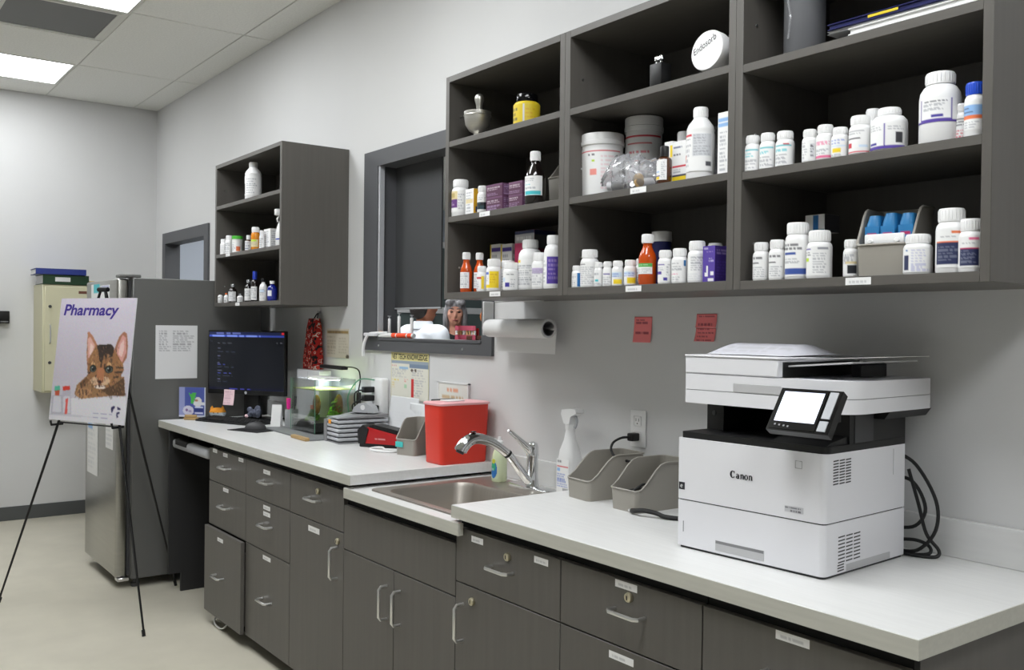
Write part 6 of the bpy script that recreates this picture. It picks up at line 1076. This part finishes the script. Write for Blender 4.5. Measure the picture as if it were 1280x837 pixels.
# bone joint model
t = thing('bone_model', 'tan bone joint model standing at the right of the window', 'model', (-3.2, .076, SZ), 0)
MB().lathe([(.026, 0), (.028, .004), (.024, .01)], 18).build('foot', 'black', t)
MB().tube(smooth([(0, 0, .01), (.002, 0, .05), (-.002, 0, .085), (.004, 0, .1)]), [.012]*6+[.011]*6+[.018]*6+[.02], 12).build('lower_bone', 'bone', t)
MB().ell((0, 0, .112), .024, .02, .02, 14, 10).build('joint', 'tendon', t); MB().ell((-.016, -.008, .1), .01, .012, .022, 10, 8).build('tendon', 'tendon', t)
MB().tube(smooth([(0, 0, .118), (0, 0, .15), (.002, 0, .2), (0, 0, .25)]), [.022, .02, .018, .016, .014, .013, .012, .012, .012, .012, .012, .012, .013, .014, .015, .016, .017, .018, .018], 12).build('upper_bone', 'bone', t)

# ================================================================== FRIDGE, EASEL, FAR WALL
t = thing('refrigerator', 'tall stainless steel fridge with grey painted side', 'fridge', (-5.68, -.42, 0)); o = t.location
MB(o).rbox(-6.05, -5.312, -.785, -.06, .05, 1.695, .004).build('body', 'fridge_side', t)
for nm, z0, z1 in (('fridge_door', .06, 1.13), ('freezer_door', 1.14, 1.69)):
    d_ = MB(o).rbox(-6.052, -5.345, -.86, -.8, z0, z1, .012, 3).build(nm, 'fridge_steel', t)
    MB(o).box(-6.04, -5.35, -.8, -.785, z0+.01, z1-.01).build('gasket', 'dark_grey', d_)
MB(o).rbox(-5.42, -5.32, -.85, -.74, 1.695, 1.712, .004).build('hinge_cover', 'fridge_side', t); MB(o).rbox(-5.39, -5.33, -.85, -.79, .04, .058, .003).build('lower_hinge', 'nickel', t)
for x, y in ((-5.36, -.75), (-6.0, -.75), (-5.36, -.1), (-6.0, -.1)): MB(o).lathe([(.022, 0), (.022, .02), (.012, .024), (.012, .055)], 14, (x, y, 0)).build('foot', 'dark_grey', t)
cv = Canvas(44, 56, (222, 222, 224)); cv.text(.08, .1, .38, .5, 10, (130, 130, 136)); cv.text(.42, .1, .92, .5, 10, (130, 130, 136))
t = thing('fridge_list', 'white printed list sheet taped on the fridge side', 'paper', (-5.311, -.55, 1.14))
MB().box(0, .0008, -.115, .115, 0, .297).build('sheet', 'paper', t); cv.flat('print', t, (.0013, -.115, 0), (0, .23, 0), (0, 0, .297))
def door_sheet(label, x0, x1, z0, z1, cmds, bg='w'):
    t = thing('door_sheet', label, 'paper', ((x0+x1)/2, -.8605, z0), 0, 'sheets on the fridge door'); w_, h_ = x1-x0, z1-z0
    MB().box(-w_/2, w_/2, -.0008, 0, 0, h_).build('sheet', 'paper', t); Canvas(24, 30, bg).cmds(cmds).flat('print', t, (-w_/2, -.0013, 0), (w_, 0, 0), (0, 0, h_))
door_sheet('white sheet with turquoise corner at the fridge door top', -5.92, -5.72, 1.4, 1.67, [('r', .3, 0, 1, .2, 'turq'), ('t', .1, .3, .9, .9, 8, 'gr')])
door_sheet('white sheet with violet heading at the fridge door top', -5.7, -5.5, 1.42, 1.66, [('r', .1, .05, .9, .18, 'lilac2'), ('t', .1, .3, .9, .9, 6, 'palegr'), ('r', .4, .7, .55, .8, 'salmon')])
door_sheet('long white sheet low on the fridge door behind easel leg', -5.99, -5.74, .56, .86, [('t', .1, .1, .9, .9, 9, 'palegr'), ('r', .1, .05, .5, .12, 'sky')])
door_sheet('short white sheet on the fridge door below the poster', -5.56, -5.4, .75, .9, [('t', .1, .1, .9, .9, 5, 'palegr')])
# easel
eL, eR, eA, eM = Vector((-5.425, -1.407, 0)), Vector((-4.465, -.948, 0)), Vector((-5.027, -1.005, 1.62)), Vector((-5.237, -.566, 0))
t = thing('easel', 'black metal tripod easel holding the pharmacy poster', 'easel', (-5.04, -.98, 0)); o = t.location
for a in (eL, eR, eM):
    dA = (a-eA).normalized(); side = Vector((.02, .01, 0)) if a is eR else Vector((-.02, -.01, 0)) if a is eL else Vector((0, .015, 0))
    l_ = MB(o).tube([eA+side*.6, eA.lerp(a, .5), a+Vector((0, 0, .01))], [.0065, .0065, .005], 8).build('leg', 'black', t)
    MB(o).tube([a+Vector((0, 0, .0)), a-dA*.03], .0085, 8).build('rubber_foot', 'black_rubber', l_)
MB(o).tube([eA+Vector((-.03, -.015, -.005)), eA+Vector((.03, .015, -.005))], .012, 8).build('top_joint', 'black', t)
nrm = Vector((.431, -.902, 0))
for h_ in (Vector((-4.80, -.984, .938)), Vector((-5.203, -1.178, .928))):
    MB(o).tube([h_-nrm*.03, h_+nrm*.035, h_+nrm*.04+Vector((0, 0, .022))], .006, 8).build('ledge_hook', 'black', t)
MB(o).tube([eA.lerp(eL, .42), eA.lerp(eR, .42)], .004, 6).build('cross_brace', 'black', t)
MB(o).tube([eA.lerp(eM, .35), (eA.lerp(eL, .35)+eA.lerp(eR, .35))/2], .004, 6).build('cross_brace', 'black', t)
# poster board
pb, pux, puy = Vector((-5.242, -1.212, .952)), Vector((.502, .2394, .0)), Vector((-.034, .0636, .6185))
pnm = pux.cross(puy).normalized()
t = thing('poster_board', 'pharmacy poster board with a tabby kitten on the easel', 'poster', pb); o = Vector(pb)
mb = MB(); P = [pux*u+puy*v+pnm*d for d in (-.005, 0) for u, v in ((0, 0), (1, 0), (1, 1), (0, 1))]; mb.add(P, [(3,2,1,0),(4,5,6,7),(0,1,5,4),(1,2,6,5),(2,3,7,6),(3,0,4,7)]); mb.build('board', 'card', t)
cv = Canvas(150, 186, (206, 202, 212))
def A(x, y): # artboard coordinates of the printed picture
    v = (y-36)/(797-36); 
    for _ in range(3):
        xl, wd_ = 87-82*v, 458+7*v; u = (x-xl)/wd_; v = (y-(40-8*u))/((780+35*u)-(40-8*u))
    return (u, v)
def PG(c, *pts, mix=1.): cv.poly([A(*p) for p in pts], c, mix)
def EL(c, x, y, rx, ry, mix=1.):
    u, v = A(x, y); cv.ell(u, v, rx/460, ry/762, c, mix)
cv.a *= (1-.07*np.clip(cv.Y*1.4, 0, 1))[..., None]*np.array((1, .985, 1.0))
PG((214, 212, 218), (0, 655), (480, 640), (480, 830), (0, 800)); PG((196, 192, 202), (0, 560), (480, 500), (480, 640), (0, 655), mix=.35)
PG((150, 112, 78), (170, 625), (185, 570), (235, 525), (262, 500), (300, 520), (470, 520), (475, 635), (400, 635), (300, 645), (215, 655), (185, 640))
PG((92, 66, 46), (330, 600), (400, 575), (470, 520), (474, 634), (380, 634)); PG((120, 84, 56), (200, 565), (245, 520), (262, 545), (215, 590))
PG((176, 130, 92), (178, 620), (200, 595), (250, 590), (280, 615), (270, 645), (215, 653), (186, 640))
for a in ((195, 600), (215, 598), (236, 600), (205, 560), (225, 545)): PG((70, 50, 38), (a[0], a[1]), (a[0]+9, a[1]-4), (a[0]+14, a[1]+32), (a[0]+6, a[1]+34), mix=.8)
PG((176, 122, 92), (248, 455), (245, 380), (252, 250), (262, 245), (285, 275), (310, 325), (318, 420)); PG((214, 164, 154), (254, 400), (252, 290), (266, 275), (296, 325), (282, 395), (262, 415)); PG((236, 214, 206), (262, 380), (268, 310), (288, 335), (274, 392), mix=.7)
PG((160, 108, 84), (405, 420), (415, 345), (440, 275), (470, 242), (486, 255), (492, 330), (486, 400), (462, 440)); PG((206, 150, 142), (420, 400), (432, 330), (462, 262), (480, 280), (482, 370), (458, 430)); PG((232, 206, 200), (436, 380), (448, 320), (468, 290), (470, 350), (454, 400), mix=.7)
PG((152, 108, 72), (248, 470), (262, 400), (305, 330), (330, 322), (395, 322), (415, 360), (462, 440), (468, 480), (440, 530), (400, 570), (330, 592), (290, 570), (258, 525))
PG((58, 46, 40), (305, 330), (330, 322), (395, 322), (412, 345), (402, 392), (380, 410), (374, 372), (362, 420), (352, 380), (338, 440), (322, 420), (318, 370)); PG((44, 36, 32), (330, 325), (392, 324), (382, 350), (334, 352))
PG((206, 160, 112), (270, 440), (285, 425), (300, 440), (296, 452), (276, 455)); PG((206, 160, 112), (364, 448), (378, 428), (402, 440), (396, 455), (370, 458))
for a in (((330, 440), (338, 440), (336, 500), (328, 490)), ((352, 440), (360, 440), (352, 500), (344, 500)), ((420, 455), (465, 460), (466, 470), (424, 468)), ((412, 486), (460, 486), (456, 498), (414, 498)), ((250, 490), (268, 492), (270, 500), (252, 502)), ((404, 520), (440, 512), (436, 526), (404, 530)), ((385, 408), (402, 408), (396, 440), (388, 432))): PG((60, 46, 38), *a, mix=.85)
EL((206, 172, 140), 300, 545, 30, 26); EL((206, 172, 140), 352, 545, 34, 26); EL((228, 214, 204), 326, 582, 34, 12); PG((176, 116, 80), (310, 470), (336, 462), (356, 475), (346, 555), (322, 562), (306, 520))
PG((126, 78, 58), (308, 545), (322, 538), (342, 545), (336, 560), (321, 570)); PG((80, 56, 46), (318, 566), (326, 566), (330, 578), (352, 574), (350, 578), (328, 582), (300, 580), (298, 576), (318, 578)); PG((70, 40, 36), (312, 548), (324, 544), (338, 549), (322, 560))
EL((30, 28, 24), 284, 470, 20, 23); EL((86, 96, 90), 284, 473, 15, 17); EL((14, 14, 14), 286, 472, 9, 13); EL((230, 230, 230), 281, 465, 3, 3)
EL((30, 28, 24), 380, 474, 25, 23); EL((86, 96, 90), 380, 477, 19, 17); EL((14, 14, 14), 382, 476, 11, 13); EL((230, 230, 230), 376, 469, 3, 3)
rk = random.Random(12)
for _ in range(420): # short fur strokes, dark and light
    x, y = rk.uniform(175, 475), rk.uniform(330, 645)
    u, v = A(x, y); i, j = int(v*cv.h), int(u*cv.w)
    if not (0 <= i < cv.h and 0 <= j < cv.w) or cv.a[i, j, 2] > .55 or (255 < x < 410 and 440 < y < 505): continue
    l = rk.uniform(8, 20); dx = (x-330)*.04+rk.uniform(-4, 4); PG((48, 36, 30) if rk.random() < .62 else (206, 160, 116), (x, y), (x+3.5, y), (x+dx+3, y+l), (x+dx, y+l), mix=.6)
# medicine vials of the picture
PG((168, 166, 178), (28, 632), (92, 632), (98, 748), (18, 748), mix=.8); PG((222, 222, 228), (40, 640), (84, 640), (88, 735), (30, 735), mix=.6); PG((80, 176, 150), (45, 578), (78, 576), (80, 604), (44, 606)); PG((190, 84, 56), (46, 606), (76, 604), (74, 634), (48, 634))
PG((176, 172, 184), (94, 602), (146, 600), (150, 750), (90, 750), mix=.8); PG((214, 212, 220), (100, 640), (142, 638), (144, 740), (98, 740), mix=.7); PG((206, 56, 40), (96, 580), (140, 576), (144, 600), (98, 606)); PG((214, 84, 76), (116, 655), (130, 652), (124, 745), (110, 748)); PG((184, 182, 194), (0, 745), (150, 750), (300, 765), (300, 770), (0, 752), mix=.6)
for y, x1 in ((745, 415), (770, 408)):
    u0, v0 = A(285, y-8); u1, v1 = A(x1, y+9); cv.text(u0, v0, u1, v1, 1, (96, 92, 150))
for q in (((392, 705), (412, 695), (418, 702), (404, 720), (400, 740), (394, 730)), ((424, 735), (446, 732), (440, 742), (430, 750), (436, 765), (424, 768)), ((428, 700), (450, 712), (446, 722), (430, 720))): PG((44, 40, 84), *q)
cv.blur().noise(.014).flat('print', t, pnm*.0006, pux, puy)
th = Vector(pux).normalized(); tv = Vector(puy).normalized()
text_part('heading', 'Pharmacy', .078, t, pux*.055+puy*.862+pnm*.0012, th, tv, 'purple_ink', .16, .0019, .41)
bpy.context.view_layer.update()
# beige wall cabinet with binders
t = thing('wall_lock_cabinet', 'beige metal wall cabinet on the far wall', 'cabinet', (-7.48, -.69, .945)); o = t.location
MB(o).rbox(XF+.001, -7.31, -.875, -.515, .945, 1.718, .004).build('body', 'beige_metal', t)
d_ = MB(o).rbox(-7.31, -7.298, -.862, -.528, .958, 1.705, .003).build('door', 'beige_metal', t)
MB(o).rbox(-7.298, -7.2965, -.64, -.585, 1.655, 1.675, .0005).build('name_plate', 'brown_tag', d_)
for z in (1.56, 1.16): MB(o).lathe([(.011, 0), (.011, .006), (.007, .01)], 12, (-7.298, -.828, z), 'x').build('lock', 'dark_grey', d_)
MB(o).tube([(-7.298, -.828, 1.3), (-7.28, -.828, 1.305), (-7.28, -.828, 1.425), (-7.298, -.828, 1.43)], .005, 8).build('handle', 'nickel', d_)
def binder(name, label, x0, x1, y0, y1, z, th_, mt, rz, plate=False):
    t = thing(name, label, 'binder', ((x0+x1)/2, (y0+y1)/2, z), rz); a, b_ = (x1-x0)/2, (y1-y0)/2
    MB().rbox(-a, a, -b_, b_, 0, .004, .001).build('cover', mt, t); MB().rbox(-a, a, -b_, b_, th_-.004, th_, .001).build('cover', mt, t)
    MB().rbox(a-.004, a, -b_, b_, .004, th_-.004, .001).build('spine', mt, t); MB().box(-a+.006, a-.01, -b_+.006, b_-.004, .005, th_-.005).build('pages', 'paper', t)
    if plate: MB().box(a, a+.0008, -b_+.08, -b_+.18, th_*.3, th_*.75).build('spine_label', 'paper', t)
binder('ring_binder', 'green ring binder lying on the beige cabinet', -7.58, -7.30, -.875, -.57, 1.7185, .068, 'green_vinyl', 0, True)
binder('ring_binder', 'blue binder lying on top of the green binder', -7.58, -7.29, -.915, -.585, 1.788, .042, 'blue_vinyl', -.05)
t = thing('yellow_papers', 'yellow folded papers beside the green binder', 'paper', (-7.42, -.535, 1.7185)); MB().rbox(-.1, .1, -.028, .02, 0, .016, .002).build('sheets', 'yellow_paper', t); MB().rbox(-.09, .1, -.025, .018, .016, .032, .002).build('sheets', 'yellow_paper', t)
t = thing('wall_box', 'small black box on the far wall at the left edge', 'box', (XF+.03, -1.13, 1.48)); MB().rbox(-.03, .03, -.09, .09, -.045, .045, .006, 2).build('case', 'black', t); MB().box(.03, .031, .03, .08, -.035, -.028).build('stripe', 'mid_grey', t)

# ================================================================== PEOPLE IN THE NEXT ROOM
def fuse(name, prims, m, parent, voxel=.011, it=4):
    """one continuous surface grown from overlapping tapered limbs"""
    mb = MB()
    for p in prims:
        if p[0] == 'e': mb.ell(p[1], *p[2], 18, 12)
        else:
            a, b_, ra, rb_ = Vector(p[1]), Vector(p[2]), p[3], p[4]
            mb.tube([a, a.lerp(b_, .5), b_], [ra, (ra+rb_)/2, rb_], 14); mb.ell(a, ra, ra, ra, 14, 10); mb.ell(b_, rb_, rb_, rb_, 14, 10)
    o_ = mb.build(name, m, None, 180); md_ = o_.modifiers.new('r', 'REMESH'); md_.mode = 'VOXEL'; md_.voxel_size = voxel; sm_ = o_.modifiers.new('s', 'SMOOTH'); sm_.iterations = it
    dg = bpy.context.evaluated_depsgraph_get(); me = bpy.data.meshes.new_from_object(o_.evaluated_get(dg)); old = o_.data; o_.modifiers.clear(); o_.data = me; bpy.data.meshes.remove(old)
    me.polygons.foreach_set('use_smooth', [True]*len(me.polygons)); o_.parent = parent; return o_
def head(z, nose=True, fy=-1):
    P = [('e', (0, .005, z), (.074, .09, .105)), ('e', (0, -.03, z-.055), (.056, .06, .055)), ('e', (0, -.055, z-.085), (.03, .03, .025)), ('c', (0, .01, z-.19), (0, .005, z-.06), .055, .05)]
    P += [('c', (0, -.088, z+.005), (0, -.108, z-.03), .009, .014), ('e', (.028, -.08, z+.022), (.022, .014, .009)), ('e', (-.028, -.08, z+.022), (.022, .014, .009)), ('e', (0, -.085, z-.062), (.024, .012, .008)), ('e', (.04, -.06, z-.02), (.025, .025, .022)), ('e', (-.04, -.06, z-.02), (.025, .025, .022))]
    P += [('e', (s*.076, .008, z-.005), (.01, .02, .032)) for s in (-1, 1)]
    return P
def arm(s, zs, el, wr, r=.05):
    sh = (s*.17, .01, zs); P = [('c', sh, el, r, r*.8), ('c', el, wr, r*.76, r*.52)]
    w_ = Vector(wr); d = (w_-Vector(el)).normalized()
    P.append(('c', w_, w_+d*.07, .026, .03))
    for k in range(4): b_ = w_+d*.075+Vector((s*(-.022+.015*k), 0, 0)); P.append(('c', b_, b_+d*(.06+.012*(k in (1, 2)))+Vector((0, -.012, 0)), .0095, .0075))
    th_ = w_+d*.03+Vector((-s*.02, -.02, 0)); P.append(('c', th_, th_+d*.04+Vector((-s*.02, -.02, 0)), .011, .009)); return P
def legs(): 
    P = []
    for s in (-1, 1): P += [('c', (s*.09, 0, .86), (s*.1, -.01, .47), .085, .058), ('c', (s*.1, -.01, .47), (s*.105, .02, .08), .056, .036), ('c', (s*.105, .02, .035), (s*.12, -.13, .03), .038, .03)]
    return P
def torso(zs): return [('e', (0, .01, zs-.16), (.16, .105, .2)), ('e', (0, .01, zs-.42), (.145, .1, .16)), ('e', (0, .01, .92), (.165, .115, .13)), ('c', (-.15, .01, zs), (.15, .01, zs), .058, .058), ('c', (0, .015, zs+.01), (0, .01, zs+.1), .06, .05)]
# woman facing the pharmacy window
hz = 1.565
t = thing('person', 'person with shoulder-length grey hair in black top facing the window', 'person', (-6.62, 2.17, 0), math.atan2(4.35, -6.62)+PI/2+PI)
zs = 1.33
bd_ = fuse('body', head(hz)+torso(zs)+arm(1, zs, (.24, .03, 1.05), (.21, -.12, .86))+arm(-1, zs, (-.24, .03, 1.05), (-.21, -.12, .86))+legs(), 'skin', t)
up_ = [('e', p[1], tuple(v+.014 for v in p[2])) if p[0] == 'e' else ('c', p[1], p[2], p[3]+.014, p[4]+.014) for p in torso(zs)[:4]+arm(1, zs, (.24, .03, 1.05), (.21, -.12, .86))[:2]+arm(-1, zs, (-.24, .03, 1.05), (-.21, -.12, .86))[:2]]
fuse('black_top', up_, 'black_cloth', t, .014)
fuse('trousers', [('c', p[1], p[2], p[3]+.014, p[4]+.014) for p in legs()[:2]+legs()[3:5]]+[('e', (0, .01, .9), (.178, .128, .13))], 'trousers', t, .014)
for s in (-1, 1): fuse('shoe', [('c', (s*.105, .03, .04), (s*.12, -.14, .035), .046, .038)], 'black', t, .012)
fuse('hair', [('e', (0, .025, hz+.04), (.092, .098, .092)), ('e', (0, .055, hz-.05), (.092, .06, .12)), ('e', (.078, .015, hz-.05), (.028, .05, .11)), ('e', (-.078, .015, hz-.05), (.028, .05, .11)), ('e', (.05, -.05, hz+.085), (.04, .045, .03)), ('e', (-.05, -.05, hz+.085), (.04, .045, .03)), ('e', (.085, .02, hz-.15), (.03, .045, .06)), ('e', (-.085, .02, hz-.15), (.03, .045, .06))], 'hair_grey', t, .012, 2)
for s in (-1, 1):
    MB().ell((s*.03, -.082, hz+.006), .014, .008, .006, 12, 8).build('eye', 'eye_dark', t); MB().tube([(s*.012, -.092, hz+.03), (s*.03, -.092, hz+.036), (s*.048, -.082, hz+.03)], .004, 6).build('eyebrow', 'brow', t)
MB().ell((0, -.094, hz-.062), .024, .006, .006, 12, 6).build('lips', 'lip', t)
# man in a white coat, turned away to the right
hz = 1.59
t = thing('person', 'person with short dark hair in white coat turned away', 'person', (-5.68, 1.29, 0), math.radians(190))
zs = 1.385
fuse('body', head(hz)+torso(zs)+arm(1, zs, (.24, .03, 1.06), (.2, -.14, .88))+arm(-1, zs, (-.24, .03, 1.06), (-.2, -.14, .88))+legs(), 'skin_man', t)
A1, A2 = arm(1, zs, (.24, .03, 1.06), (.2, -.14, .88), .052)[:2], arm(-1, zs, (-.24, .03, 1.06), (-.2, -.14, .88), .052)[:2]
fuse('white_coat', [('e', p[1], tuple(v+.022 for v in p[2])) if p[0] == 'e' else ('c', p[1], p[2], p[3]+.022, p[4]+.022) for p in torso(zs)[:4]+A1+A2]+[('c', (0, .01, .95), (0, .01, .6), .17, .2)], 'coat', t, .014)
mb = MB(); mb.lathe([(.078, zs+.045), (.07, zs+.09), (.064, zs+.1), (.06, zs+.085)], 24, (0, .012, 0), cap=False); mb.build('collar', 'coat', t)
fuse('trousers', [('c', p[1], p[2], p[3]+.012, p[4]+.012) for p in legs()[:2]+legs()[3:5]], 'trousers', t, .014)
for s in (-1, 1): fuse('shoe', [('c', (s*.105, .03, .04), (s*.12, -.14, .035), .046, .038)], 'black', t, .012)
fuse('hair', [('e', (0, .022, hz+.045), (.083, .09, .075)), ('e', (0, .055, hz-.01), (.078, .055, .085)), ('e', (0, -.03, hz+.085), (.065, .05, .03))], 'hair_dark', t, .011, 2)
for s in (-1, 1):
    MB().ell((s*.03, -.082, hz+.006), .014, .008, .006, 12, 8).build('eye', 'eye_dark', t); MB().tube([(s*.012, -.092, hz+.03), (s*.03, -.092, hz+.036), (s*.048, -.082, hz+.03)], .005, 6).build('eyebrow', 'hair_dark', t)
MB().ell((0, -.094, hz-.062), .024, .006, .006, 12, 6).build('lips', 'lip', t)
bpy.context.view_layer.update()
